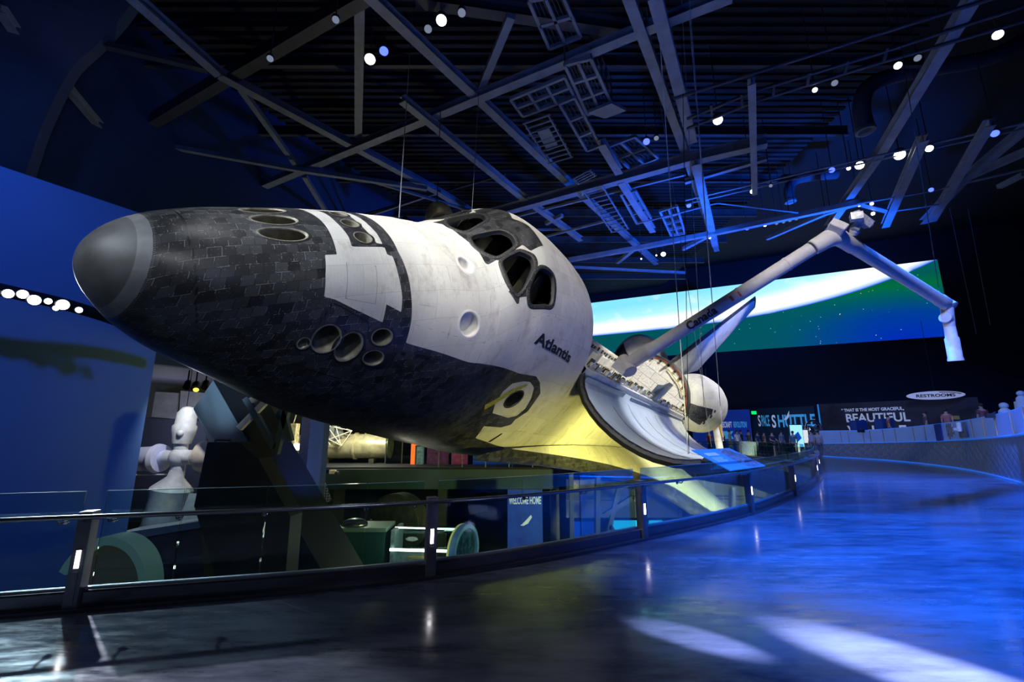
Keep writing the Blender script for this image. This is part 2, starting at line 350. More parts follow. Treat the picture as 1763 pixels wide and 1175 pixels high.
wallseg('wall_gallery',(-32,3),(-3,57),LZ,4.4,M['walldark']); wallseg('wall_gallery_end',(-33,3.5),(-23.5,-1.2),LZ,4.4,M['walldark']); wallseg('wall_gallery_back',(-4,57.5),(5,53.5),LZ,19.5,M['walldark'])
MB().prism([(-24.1,-1,4.3),(4.6,52.8,4.3),(-3,57.2,4.3),(-32.2,3,4.3)],(0,0,.2)).build('ceiling_gallery',mat('gallery_ceiling',(.06,.06,.09),.8),kind='structure')
wallseg('wall_back',(4,54.4),(50,32.5),LZ,19.5,M['walldark'])
wallseg('wall_right',(50,34),(50,-10),LZ,19.5,M['walldark'])
wallseg('wall_front',(50,-10),(-30,-10),LZ,19.5,M['walldark'])
wallseg('wall_front_left',(-30,-10),(-24,-1),LZ,19.5,M['wallblue'])
# corrugated roof deck
m=MB(); 
for i in range(110):
    y=6+i*.42; m.box((0,y,17.9),(34,.2,.12))
m.build('ceiling_deck',mat('roof_deck',(.013,.013,.016),.8,.0),kind='structure')
# ------------------------------------------------------------------ the orbiter
I=.0254
ORB=empty('space_shuttle',label='tilted white and black space shuttle hanging over the hall with its cargo doors open',cat='spacecraft')
def _rot(a,b,c): return Matrix.Rotation(a,3,'Z')@Matrix.Rotation(b,3,'Y')@Matrix.Rotation(c,3,'X')
RO=_rot(1.0831,.0358,.7252); TO=Vector((-.1918,12.2676,4.5225+EYE-1.57))
ORB.matrix_world=Matrix.Translation(TO)@RO.to_4x4()
def L(X,Y,Z): return ((X-582)*I,-Y*I,(Z-400)*I)       # stations in inches, Y to port
def LW(X,Y,Z): return RO@Vector(L(X,Y,Z))+TO
KX=np.array([238,242,250,262,276,292,307,324,345,365,385,400,415,430,445,460,475,490,510,535,560,582.])
KK=dict(
zt=[338.5,351.6,361.4,371.2,379.6,387.9,395.2,403.8,413.3,422.2,430.0,436.0,440.6,445.2,455.3,470.5,484.5,496.3,499.1,500.2,499.8,498.1],
zb=[338.5,326.2,317.5,308.5,302.4,298.0,294.2,289.3,284.2,280.9,279.1,278.5,277.8,276.9,275.5,274.0,272.8,271.7,269.9,269.0,268.3,267.5],
hw=[0.0,14.2,25.0,35.1,43.2,50.0,55.3,61.6,68.4,74.0,79.2,82.9,86.3,89.4,91.6,92.7,93.7,97.0,100.3,103.4,105.2,105.8],
zw=[338.5,339.5,341.5,343.0,344.3,346.2,348.3,350.2,352.3,354.7,357.3,360.0,362.5,364.9,369.0,372.7,376.2,380.5,386.1,391.5,394.8,396.1],
nu=[2.0,2.0,2.0,2.0,2.05,2.1,2.1,2.1,2.1,2.1,2.1,2.1,2.1,2.1,2.0,2.0,2.0,2.0,2.0,2.0,2.0,2.0],
nl=[2.0,2.0,2.0,2.0,2.1,2.2,2.3,2.4,2.5,2.6,2.7,2.8,2.9,3.0,3.1,3.2,3.3,3.4,3.5,3.6,3.7,3.8])
def pchip(x,y,q):
    y=np.array(y,float); h=np.diff(x); d=np.diff(y)/h; m_=np.zeros(len(x)); m_[0]=d[0]; m_[-1]=d[-1]
    for i in range(1,len(x)-1):
        if d[i-1]*d[i]>0:
            w1=2*h[i]+h[i-1]; w2=h[i]+2*h[i-1]; m_[i]=(w1+w2)/(w1/d[i-1]+w2/d[i])
    i=np.clip(np.searchsorted(x,q,side='right')-1,0,len(x)-2); t=(q-x[i])/h[i]
    return (2*t**3-3*t**2+1)*y[i]+(t**3-2*t**2+t)*h[i]*m_[i]+(-2*t**3+3*t**2)*y[i+1]+(t**3-t**2)*h[i]*m_[i+1]
def secp(X):
    Xc=np.minimum(X,582.0); s=np.sqrt(np.maximum(Xc-238,0)); sk=np.sqrt(np.maximum(KX-238,0))
    return {k:pchip(sk,KK[k],s) for k in KK}
def surf(X,ph,off=0.0):
    """arrays X, ph -> station coords (X,Y,Z); ph=0 top, port positive"""
    X=np.asarray(X,float); ph=np.asarray(ph,float); p=secp(X); S=np.abs(np.sin(ph)); C=np.cos(ph); up=C>=0
    n=np.where(up,p['nu'],p['nl']); r=(S**n+np.abs(C)**n)**(-1/n); h=np.where(up,p['zt']-p['zw'],p['zw']-p['zb'])
    Q=np.stack([X,p['hw']*r*np.sin(ph),p['zw']+h*r*C],-1)
    if off:
        e=1e-3; A=surf(X+.2,ph)-surf(X-.2,ph); B=surf(X,ph+e)-surf(X,ph-e); Nn=np.cross(A,B); Nn/=np.linalg.norm(Nn,axis=-1,keepdims=True)+1e-12
        cen=np.stack([X,0*ph,p['zw']],-1); sg=np.sign(((Q-cen)*Nn).sum(-1,keepdims=True)); Q=Q+Nn*sg*off
    return Q
def SP(X,ph,off=0.0): q=surf(np.array([float(X)]),np.array([float(ph)]),off)[0]; return Vector(L(*q))
def SN(X,ph):
    a=SP(X,ph); b=SP(X,ph,1.0); return (b-a).normalized()
def toL(Q): return np.stack([(Q[...,0]-582)*I,-Q[...,1]*I,(Q[...,2]-400)*I],-1)
PS=95.0
def polysd(x,y,poly,ysc=PS):
    """signed distance, positive inside; y scaled to inches"""
    P_=[(a,b*ysc) for a,b in poly]; y=y*ysc; d=np.full(x.shape,1e9); ins=np.zeros(x.shape,bool); n=len(P_)
    for i in range(n):
        x1,y1=P_[i]; x2,y2=P_[(i+1)%n]; ex,ey=x2-x1,y2-y1; t=np.clip(((x-x1)*ex+(y-y1)*ey)/(ex*ex+ey*ey+1e-9),0,1)
        d=np.minimum(d,np.hypot(x-x1-t*ex,y-y1-t*ey))
        if y1!=y2: ins^=((y1>y)!=(y2>y))&(x<(x2-x1)*(y-y1)/(y2-y1)+x1)
    return np.where(ins,d,-d)
def linesd(x,y,pl,ysc=PS):
    d=np.full(x.shape,1e9); y=y*ysc
    for (x1,y1),(x2,y2) in zip(pl,pl[1:]):
        y1,y2=y1*ysc,y2*ysc; ex,ey=x2-x1,y2-y1; t=np.clip(((x-x1)*ex+(y-y1)*ey)/(ex*ex+ey*ey+1e-9),0,1); d=np.minimum(d,np.hypot(x-x1-t*ex,y-y1-t*ey))
    return d
W_FRONT=[(329.2,-.386),(332.1,-.152),(331.7,.083),(330.8,.374),(330.5,.522),(324.1,.543),(323.5,.77),(324.0,1.002),(329.6,1.008),(339.8,1.06),(358.7,1.14),(358.5,.968),(368.6,1.017),(367.9,.873),(365.5,.668),(364.3,.468),(361.1,.463),(361.2,.365),(340.4,.399),(341.3,.264),(340.4,-.023),(341.9,-.336)]
W_STRIP=[(356.7,-.33),(354.9,-.079),(355.6,.14),(357.1,.319),(360.8,.326),(361.5,.162),(361.1,-.025),(361.2,-.33)]
W_AFT=[(370.5,-.5),(370,.07),(369.6,.396),(372.1,.652),(374,.857),(376.4,1.069),(377.7,1.28),(407.1,1.318),(442.8,1.372),(488.9,1.487),(511.8,1.505),(523.5,1.567),(527.6,1.827),(529.9,1.957),(520,1.992),(497.5,1.995),(502.7,2.119),(540,2.17),(600,2.22),(600,-.5)]
B_WIN=[(442,-.45),(490,-.45),(489.7,-.405),(484.1,-.211),(482.5,.012),(489,.15),(492.0,.40),(478,.44),(474.1,.352),(453.1,.435),(451.5,.414),(444.1,.435),(442.5,.408),(442.5,.203),(440.7,.104),(440.0,-.007)]
B_NOTCH=[(454,.74),(461.0,.881),(463.1,.887),(463.3,.831),(473.2,.847),(474,.78)]
B_HATCH=[(519.7,1.545),(502.2,1.509),(495.8,1.527),(484.6,1.615),(483.0,1.76),(487.8,1.866),(496.2,1.918),(525.3,1.95),(537.6,1.83),(535,1.66)]
W_HATCH=[(500.3,1.556),(509.1,1.56),(519.8,1.612),(527.3,1.713),(530.5,1.809),(526.5,1.877),(517.4,1.9),(494.1,1.869),(488.5,1.78),(486.8,1.661),(490.1,1.578)]
WINS={'3':[(445.5,.066),(449.4,.05),(456.5,.076),(466.7,.112),(470.5,.219),(469.5,.314),(465.9,.344),(454.6,.381),(451.1,.368),(445.9,.273),(443.6,.179)],
'2':[(453.6,.471),(456.7,.440),(467.0,.417),(470.1,.42),(477.2,.497),(477.9,.559),(476.7,.612),(467.5,.766),(463.2,.796),(460.7,.789),(456.4,.692)],
'1':[(472.6,.813),(472.9,.78),(478.7,.664),(482.3,.629),(484.8,.634),(493.5,.668),(496.0,.697),(497.0,.755),(496.9,.903),(493.8,.94),(477.8,.93),(473.7,.898)]}
SEAM=[(267.8,-.5),(266.4,.397),(269.2,.877),(273.7,1.425),(278.6,1.72),(287.9,1.769),(310.7,1.765),(349.8,1.773),(375.2,1.806),(375.1,1.506)]
PLINES=[[(404,.50),(406,1.33)],[(440,.62),(438,1.37)],[(377,.92),(440,.90)],[(377,1.10),(408,1.14),(470,1.20)],[(410,.86),(434,.86),(434,1.20),(410,1.20),(410,.86)],[(470,.97),(472,1.46)],[(500,.60),(504,1.05),(502,1.50)],[(463,1.06),(480,1.03),(503,1.01),(525,1.03),(548,1.09),(572,1.20)],[(530,.20),(538,.9),(540,1.6)],[(562,.1),(563,2.2)],[(503,.0),(512,.35),(500,.60)],[(395,.0),(393,.50),(404,.50)],[(335,.60),(352,.60),(352,.98),(335,.98),(335,.60)],[(504,2.0),(600,2.02)],[(545,1.45),(545,2.2)],[(440,.62),(452,.66)]]
def white_sd(X,ph):
    a=np.abs(ph); w_=np.maximum(polysd(X,a,W_FRONT),polysd(X,a,W_STRIP)); w_=np.maximum(w_,polysd(X,a,W_AFT))
    w_=np.maximum(w_,np.where(X>560,(2.21-a)*PS,-99)*1.0)
    w_=np.minimum(w_,-polysd(X,a,B_WIN)); w_=np.minimum(w_,-polysd(X,a,B_NOTCH)); w_=np.minimum(w_,-polysd(X,a,B_HATCH)); return np.maximum(w_,polysd(X,a,W_HATCH))
# nozzles: (name X, ph, rx inches, rphi inches, tilt of the inward axis in station coords)
NOZ=[]
for sgn in (1,-1):
    NOZ+= [(306.5,.285*sgn,11.6,10.2,(.85,0,-.50),22,8.0),(350.2,.25*sgn,5.0,7.4,(.1,0,-1),14,4),
     (332.6,1.42*sgn,6.8,15.0,(.1,-.8*sgn,.5),14,7),(346.0,1.44*sgn,6.6,15.0,(.1,-.8*sgn,.5),14,7),
     (361.6,1.275*sgn,5.9,7.6,(0,-1*sgn,.0),14,4.2),(362.9,1.49*sgn,5.9,7.4,(0,-1*sgn,.1),14,4.2),(323.3,1.53*sgn,2.6,6.3,(0,-.8*sgn,.5),7,2)]
NOZ+=[(306.5,.0,11.4,10.6,(.85,0,-.50),22,8.0),(349.0,.0,5.0,7.4,(.1,0,-1),14,4)]
STAR=[(424.0,.43,6.2,8.6,(0,-.35,-.8),5,5.5),(421.0,1.015,8.6,10.6,(0,-1,-.15),5,7.5)]
def circ(X0,p0,rx,rp,n=40,X=None):
    return [(X0+rx*math.cos(2*PI*k/n),p0+rp/PS*math.sin(2*PI*k/n)) for k in range(n)]
nx=250; X1=np.concatenate([238+ (np.linspace(0,1,40)**2)*17.5,np.linspace(256.5,582,nx)])
phs=np.linspace(-PI,PI,501)
def skin_mesh(name,Xs,ph,parent,mats,holes=(),white=white_sd,smooth=True,cap=None,flip=False,ufac=None):
    XX,PP=np.meshgrid(Xs,ph,indexing='ij'); Q=toL(surf(XX,PP)); a,b=XX.shape
    d=np.linalg.norm(np.diff(Q,axis=1),axis=2); v=np.concatenate([np.zeros((a,1)),np.cumsum(d,1)],1); j0=b//2; v=v-v[:,j0:j0+1]
    du=np.linalg.norm(np.diff(Q[:,j0],axis=0),axis=1); u=np.concatenate([[0],np.cumsum(du)])[:,None]+0*v
    idx=np.arange(a*b).reshape(a,b); F=np.stack([idx[:-1,:-1],idx[1:,:-1],idx[1:,1:],idx[:-1,1:]],-1).reshape(-1,4)
    cx=((XX[:-1,:-1]+XX[1:,1:])/2).ravel(); cp=((PP[:-1,:-1]+PP[1:,1:])/2).ravel(); keep=np.ones(len(F),bool)
    for poly in holes: keep&=polysd(cx,cp,poly)<-.9
    F=F[keep]; 
    if flip: F=F[:,::-1]
    me=bpy.data.meshes.new(name); me.vertices.add(a*b); me.vertices.foreach_set('co',Q.reshape(-1)); me.loops.add(len(F)*4); me.loops.foreach_set('vertex_index',F.ravel().astype('i'))
    me.polygons.add(len(F)); me.polygons.foreach_set('loop_start',np.arange(0,len(F)*4,4,dtype='i')); me.polygons.foreach_set('loop_total',np.full(len(F),4,dtype='i')); me.polygons.foreach_set('use_smooth',np.ones(len(F),bool))
    uvl=me.uv_layers.new(name='UVMap'); uv=np.stack([u.ravel(),v.ravel()],-1)[F.ravel()]; uvl.data.foreach_set('uv',uv.ravel().astype('f'))
    at=me.attributes.new('white_area','FLOAT','POINT'); at.data.foreach_set('value',white(XX.ravel(),PP.ravel()).astype('f'))
    at=me.attributes.new('seam','FLOAT','POINT'); at.data.foreach_set('value',np.minimum(np.minimum(linesd(XX.ravel(),np.abs(PP.ravel()),SEAM),linesd(XX.ravel(),np.abs(PP.ravel()),[(325,1.31),(328.6,1.06),(330,1.05),(350.6,1.16),(354,1.31),(353,1.40)])),50).astype('f'))
    pl_=np.full(XX.size,50.)
    for q_ in PLINES: pl_=np.minimum(pl_,linesd(XX.ravel(),np.abs(PP.ravel()),q_))
    at=me.attributes.new('panel_line','FLOAT','POINT'); at.data.foreach_set('value',pl_.astype('f'))
    me.materials.append(mats); me.update(); me.validate()
    o=bpy.data.objects.new(name,me); COL.objects.link(o); o.parent=parent; return o
holes=[circ(z[0],z[1],z[2],z[3]) for z in NOZ]+[circ(z[0],z[1],z[2],z[3]) for z in STAR]+[circ(z[0],-z[1],z[2],z[3]) for z in STAR]
for k_,p_ in WINS.items(): holes+=[p_,[(a,-b) for a,b in p_]]
HW=circ(505.8,1.727,8.3,7.0); holes+=[HW,[(a,-b) for a,b in HW]]
capX=X1[X1<256.4]
fus=skin_mesh('forward_fuselage',X1[X1>=256.0-1.2],phs,ORB,M['skin'],holes)
skin_mesh('nose_cap',np.concatenate([238+(np.linspace(0,1,60)**2)*13.0]),phs[::3],ORB,M['cap'],white=lambda a,b:0*a)['label']='dark grey smooth rounded nose cap'
o=skin_mesh('nose_cap_ring',np.linspace(250.9,256.3,8),phs[::3],ORB,M['capring'],white=lambda a,b:0*a); o['label']='lighter grey ring behind the nose cap'
# nozzles
def nozzle(name,X0,p0,rx,rp,ax,depth,rend,mats,rim=.7,proud=.3,hood=1):
    n=40; mb=MB(); A=Vector(L(582+ax[0],ax[1],400+ax[2])).normalized()
    def loop(sc,off): 
        c=circ(X0,p0,rx*sc,rp*sc,n); return [SP(a,b,off) for a,b in c]
    r0=[SP(a,b,.1) for a,b in circ(X0,p0,rx+rim+1.6,rp+rim+1.6,n)]; r1=[SP(a,b,proud) for a,b in circ(X0,p0,rx+rim,rp+rim,n)]; r2=loop(1.0,proud); r3=loop(.93,-.5); cen=sum(r3,Vector())/n
    fl_=cen+A*(depth*I); rings=[r0,r1,r2,r3]
    # end circle perpendicular to A matched to angles of r3
    for t in (.15,.35,.6,.85,1.0):
        ring=[]
        for q in r3:
            d=q-cen; d2=d-A*d.dot(A); R_=rend*I; tgt=fl_+ (d2.normalized()*R_ if d2.length>1e-6 else Vector())
            ring.append(q.lerp(tgt,t)+ (d2*.10*math.sin(PI*t)))
        rings.append(ring)
    mb.mat(3); mb.grid(rings[:2],True); mb.mat(1); mb.grid(rings[1:4],True); mb.mat(0); mb.grid(rings[3:],True); mb.mat(2); b=len(mb.v); mb.add(rings[-1],[tuple(range(n))])  # flat black end disc paints the shade inside the throat
    return mb.build(name,[mats,M['nozrim'],M['black'],M['blacktile']],ORB,smooth=True,auto=60)
for z in NOZ: nozzle('thruster_nozzle',*z,M['nozzle'])
for z in STAR:
    for s_ in (1,-1):
        mb=nozzle('star_tracker_recess',z[0],z[1]*s_,z[2],z[3],(z[4][0],z[4][1]*s_,z[4][2]),z[5],z[6],M['white']); mb.data.materials[1]=M['white']; mb.data.materials[2]=M['white']; mb.data.materials[3]=M['white']
# windows
def offpoly(poly,d):
    c=(sum(a for a,b in poly)/len(poly),sum(b for a,b in poly)/len(poly)); out=[]
    for a,b in poly:
        dx,dy=a-c[0],(b-c[1])*PS; l_=math.hypot(dx,dy); out.append((a+dx/l_*d,b+dy/l_*d/PS))
    return out
def dens(poly,n=4): 
    out=[]
    for i in range(len(poly)):
        a=poly[i]; b=poly[(i+1)%len(poly)]
        for k in range(n): out.append((a[0]+(b[0]-a[0])*k/n,a[1]+(b[1]-a[1])*k/n))
    # round corners
    for _ in range(2):
        m_=len(out); out=[((out[i-1][0]+2*out[i][0]+out[(i+1)%m_][0])/4,(out[i-1][1]+2*out[i][1]+out[(i+1)%m_][1])/4) for i in range(m_)]
    return out
for key,poly in WINS.items():
    for s_ in (1,-1):
        pl=[(a,b*s_) for a,b in dens(poly)]; mb=MB()
        r=[[SP(a,b,o_) for a,b in offpoly(pl,d_)] for d_,o_ in ((3.6,.02),(3.1,.45),(.9,.55),(.2,.2),(-.6,-2.6),(-1.3,-2.8))]
        mb.grid(r,True); mb.mat(1)
        fr_=[SP(a,b,.62) for a,b in offpoly(pl,1.9)][::2]
        for q in fr_: mb.ball(q,.006,6)
        fo=mb.build('window_frame',[M['frame'],M['dot']],ORB,smooth=True,auto=35)
        g=MB(); g.add([SP(a,b,-2.4) for a,b in offpoly(pl,-.7)],[tuple(range(len(pl)))]); g.build('window_pane',M['glassdark'],fo)
# cockpit interior glimpsed through the panes
mb=MB()
for sy in (18,48,-18,-48): mb.box(L(497,sy,452),(.42,.40,.75)); mb.box(L(488,sy,434),(.55,.42,.12))
mb.build('cockpit_seats',mat('tan_seat',(.30,.24,.17),.8),ORB)
MB().box(L(462,0,438),(.35,2.1,.3)).box(L(520,0,440),(.1,3.4,1.6)).build('cockpit_console',M['steeld'],ORB)
# hatch window, arrow, small vents
for s_ in (1,-1):
    mb=MB(); r=[[SP(a,b*s_,o_) for a,b in offpoly(HW,d_)] for d_,o_ in ((1.3,.1),(1.0,.4),(.1,.3),(-1.2,-3.0))]; mb.grid(r,True)
    ho=mb.build('hatch_window_ring',M['frame'],ORB,smooth=True); MB().add([SP(a,b*s_,-2.8) for a,b in offpoly(HW,-1.1)],[tuple(range(len(HW)))]).build('hatch_window_pane',M['glassdark'],ho)
def decal(name,polys,m_,off=.25,parent=None,label=None,sub=6):
    mb=MB()
    for poly in polys:
        # polys are quads (X,ph): subdivide
        a,b,c,d=poly; G=[]
        for i in range(sub+1):
            t=i/sub; p=(a[0]+(d[0]-a[0])*t,a[1]+(d[1]-a[1])*t); q=(b[0]+(c[0]-b[0])*t,b[1]+(c[1]-b[1])*t)
            G.append([SP(p[0]+(q[0]-p[0])*u/sub,p[1]+(q[1]-p[1])*u/sub,off) for u in range(sub+1)])
        mb.grid(G)
    return mb.build(name,m_,parent or ORB,smooth=True,label=label)
YL=mat('rescue_yellow',(.40,.38,.05),.6,var=.4,vs=30)
decal('rescue_arrow',[[(479.5,1.80),(495.5,1.62),(498.5,1.655),(482.5,1.845)],[(497,1.62),(507,1.575),(508.5,1.60),(499,1.655)]],YL,.3,label='faded yellow rescue arrow')
decal('vent_opening',[[(377.6,1.40),(380.9,1.40),(380.9,1.37),(377.6,1.37)]],M['black'],.3)
decal('vent_opening',[[(388,1.385),(399,1.392),(399,1.365),(388,1.36)]],M['black'],.3)
decal('umbilical_vent',[[(527.5,2.045),(530,2.045),(526,2.14),(523,2.14)]],M['black'],.3)
def text_mesh(body,size,bold=.0,ext=0,spacing=1.0,xs=1.0,align='LEFT'):
    c=bpy.data.curves.new('t','FONT'); c.body=body; c.size=size; c.offset=bold; c.space_character=spacing; c.extrude=ext; c.align_x=align; c.resolution_u=4
    o=bpy.data.objects.new('t',c); COL.objects.link(o); bpy.context.view_layer.update()
    me=bpy.data.meshes.new_from_object(o.evaluated_get(bpy.context.evaluated_depsgraph_get())); bpy.data.objects.remove(o)
    V=[(v.co.x*xs,v.co.y,v.co.z) for v in me.vertices]; F=[tuple(p.vertices) for p in me.polygons]; bpy.data.meshes.remove(me); return V,F
# name along the port side: baseline from (488.5,1.242) to (545,1.336)
V,F=text_mesh('Atlantis',1.0,.035,xs=1.0); mx=max(v[0] for v in V)
for s_ in (1,):
    vs=[]
    for x,y,z in V:
        t=x/mx; X=488.2+ (546.2-488.2)*t; ph=1.236+(1.338-1.236)*t-.128*y*(1-.06*t); vs.append(SP(X,ph,.35))
    MB().add(vs,F).build('name_lettering',M['letter'],ORB,label='black lettering of the name on the side',fixn=False)
# fabric ridge panels: aft cabin bulkhead
ring=[SP(582,p) for p in np.linspace(-PI,PI,96)[:-1]]
MB().add(ring,[tuple(range(len(ring)))]).build('cabin_bulkhead',M['white'],ORB)
# payload bay hull
PHH=1.385
phh=np.concatenate([np.linspace(PHH,2*PI-PHH,240)])
hull=skin_mesh('midbody_hull',np.linspace(582,1307,180),phh,ORB,M['skin'],white=lambda X,p:(2.21-np.abs(np.where(p>PI,p-2*PI,p)))*PS)
# bay liner and sills
mb=MB(); A=np.linspace(PI*.5-.12,PI*1.5+.12,40); G=[]
for X in np.linspace(584,1306,60): G.append([L(X,91*math.sin(a),402+91*math.cos(a)) for a in A])
mb.grid(G); mb.build('bay_liner',M['quilt'],ORB,smooth=True,fixn=False)
for s_ in (1,-1):
    mb=MB()
    prof=[(105.5,414),(105.5,421),(98,423),(90.5,419),(90.5,412)]
    G=[[L(X,y*s_,z) for y,z in prof] for X in (583,1306)]; mb.grid(G)
    for X in np.arange(600,1300,29.5): mb.box(L(X,99*s_,425),(.12,.16,.14))
    for X in np.arange(590,1300,59): mb.box(L(X+9,103*s_,427),(.3,.06,.10))
    so=mb.build('door_sill',M['white'],ORB)
    mb=MB(); g=[]
    for k,X in enumerate(np.arange(592,1296,22)):
        zz=428+RNG.rand()*5; mb.tube([L(X,101*s_,421),L(X+2,101*s_,zz),L(X+14,101*s_,zz),L(X+15,101*s_,421)],.013,6)
        g.append((L(X+8,96*s_+RNG.rand()*4,426+RNG.rand()*3),(.10+RNG.rand()*.1,.08,.12+RNG.rand()*.12)))
    mb.tube([L(592,101*s_,422),L(1290,101*s_,422)],.02,6); mb.build('grab_rail',M['gold'],so); scatter('latch_fitting',M['steeld'],so,g)
# fittings on the bay walls
scatter('bay_frame',M['white'],ORB,[(L(X,-86,400),(.12,.15,1.2)) for X in np.arange(640,1290,60)])
scatter('avionics_box',M['steel'],ORB,[(L(592+i*9,-95,428+RNG.rand()*4),(.17,.2,.18)) for i in range(9)])
# payload doors
DP=[(105,415),(108.5,409.5),(114,404),(125,397.5),(138,393.5),(150,391.5),(165,391.2),(180,392.5),(195,395.8),(207,400),(222,408),(232,416),(238.5,423)]
def door(s_):
    Xs=[584+ (1305-584)*i/40 for i in range(41)]; mb=MB()
    dn=[]
    for i,(y,z) in enumerate(DP):
        a=DP[max(0,i-1)]; b=DP[min(len(DP)-1,i+1)]; dy,dz=b[0]-a[0],b[1]-a[1]; l_=math.hypot(dy,dz); dn.append((dz/l_,-dy/l_))
    low=[(y+n_[0]*3.2,z+n_[1]*3.2) for (y,z),n_ in zip(DP,dn)]
    mb.grid([[L(X,y*s_,z) for y,z in DP] for X in Xs]); mb.mat(1); mb.grid([[L(X,y*s_,z) for y,z in low] for X in Xs])
    mb.mat(2)
    for X in (584,1305): mb.grid([[L(X,y*s_,z) for y,z in DP],[L(X,y*s_,z) for y,z in low]])
    mb.grid([[L(X,DP[-1][0]*s_,DP[-1][1]),L(X,low[-1][0]*s_,low[-1][1])] for X in Xs])
    d=mb.build('cargo_door',[M['radiator'],M['blanket'],M['rim']],ORB,smooth=True,auto=50); d['label']='open cargo door with silver radiator lining'
    # black edge seal: thick beaded band along fore, free and aft edges
    e=MB(); e.tube([L(585,y*s_,z-2.0) for y,z in DP],.105,8); e.tube([L(586.5,(y)*s_,z+1.2) for y,z in DP],.03,6); e.tube([L(1304,y*s_,z-1) for y,z in DP],.06,8)
    e.tube([L(X,(DP[-1][0]+1)*s_,DP[-1][1]-1) for X in Xs],.06,8)
    e.build('door_edge_seal',M['rim'],d,smooth=True)
    f=[]
    for i in range(1,len(DP)-1):
        for t in (0,.5):
            y=DP[i][0]*(1-t)+DP[i+1][0]*t; z=DP[i][1]*(1-t)+DP[i+1][1]*t; f.append((L(583.5,y*s_,z+.4),(.09,.06,.06)))
    for X in np.arange(600,1300,14): f.append((L(X,237.5*s_,424.5),(.05,.10,.07)))
    scatter('door_latch',M['steeld'],d,f)
    for (xa,xb) in ((590,764),(768,943),(947,1121),(1125,1300)):
        r=MB(); r.grid([[L(X,(y)*s_,z+1.3) for y,z in DP[2:12]] for X in np.linspace(xa,xb,12)]); r.build('radiator_panel',M['radiator'],d,smooth=True,fixn=False)
        r=MB(); r.tube([L((xa+xb)/2,y*s_,z+1.6) for y,z in DP[3:11]],.008,5); r.build('coolant_line',M['steel'],d)
    r=MB(); r.box(L(667,108.5*s_,406),((764-592)*I*.9,.04,.45)); r.build('hinge_cover',M['radiator2'],d)
    r=MB(); r.box(L(1040,109*s_,401),((1300-785)*I,.04,.62)); r.build('hinge_cover',M['radiator2'],d)
    return d
door(1); door(-1)
# aft bulkhead
mb=MB(); A=np.linspace(-1.66,1.66,60); R_=103
pts=[L(1306,R_*math.sin(a),400+R_*math.cos(a)) for a in A]; bot=[L(1306,100*math.sin(a),396+110*math.cos(a)) for a in np.linspace(1.7,2*PI-1.7,30)]
mb.prism(pts+bot,(.05,0,0)); N_=NT('aft_bulkhead_quilt'); tc=N_.n('TexCoord'); vo=N_.n('TexBrick',offset=.4,i_Scale=1.0,i_Mortar_Size=.012,i_Brick_Width=.95,i_Row_Height=.55); mp=N_.n('Mapping'); mp.inputs['Rotation'].default_value=(0,PI/2,PI/2); N_.l(tc.outputs['Object'],mp.inputs['Vector']); N_.l(mp.outputs[0],vo.inputs['Vector'])
vo.inputs['Color1'].default_value=(.76,.75,.70,1); vo.inputs['Color2'].default_value=(.70,.69,.65,1); vo.inputs['Mortar'].default_value=(.25,.23,.20,1); N_.l(vo.outputs['Color'],N_.b.inputs['Base Color'])
nz=N_.n('TexVoronoi',i_Scale=4.5,feature='DISTANCE_TO_EDGE'); N_.l(tc.outputs['Object'],nz.inputs['Vector']); bp=N_.n('Bump',i_Strength=.9,i_Distance=.05); N_.l(nz.outputs[0],bp.inputs['Height']); N_.l(bp.outputs[0],N_.b.inputs['Normal']); N_.b.inputs['Roughness'].default_value=.7
bh=mb.build('aft_bulkhead',N_.m,ORB)
scatter('bulkhead_latch',M['black'],bh,[(L(1303,96*math.sin(a),400+96*math.cos(a)),(.10,.13,.13)) for a in np.linspace(-1.35,1.35,13)])
mb=MB(); mb.tube([L(1302,5,489),L(1302,50,474),L(1302,72,456)],.03,6); mb.tube([L(1302,86,440),L(1302,90,426),L(1302,92,415)],.025,6); mb.build('yellow_rail',M['gold'],bh)
mb=MB(); A=np.linspace(-1.42,1.42,60)
mb.grid([[L(X,r_*math.sin(a),398+r_*math.cos(a)) for a in A] for X,r_ in ((1304,100.5),(1302,104.5),(1305,110),(1319,110.5),(1319,101))]); rm=mb.build('bulkhead_rim',M['rim'],ORB,smooth=True)
MB().tube([L(1303,102.6*math.sin(a),398+102.6*math.cos(a)) for a in A],.022,6).build('red_seal',M['redseal'],rm)
# aft fuselage
skin_mesh('aft_fuselage',np.linspace(1309,1500,50),np.linspace(-PI,PI,240),ORB,M['skin'],white=lambda X,p:(2.15-np.abs(p))*PS)
ring=[Vector(L(1500,*surf(np.array([582.]),np.array([p]))[0][1:])) for p in np.linspace(-PI,PI,60)[:-1]]
aft=MB().add(ring,[tuple(range(len(ring)))]).build('engine_bulkhead',M['white'],ORB)
for (y,z) in ((0,445),(55,370),(-55,370)):
    MB().lathe(L(1498,y,z),Vector(L(583,0,400)) + Vector((1,0,.0)),[(0,.35),(.5,.45),(1.0,.7),(1.8,1.0),(2.6,1.15),(2.6,1.1),(1.0,.6)],28,cap=False).build('main_engine_bell',M['steel'],ORB,smooth=True)
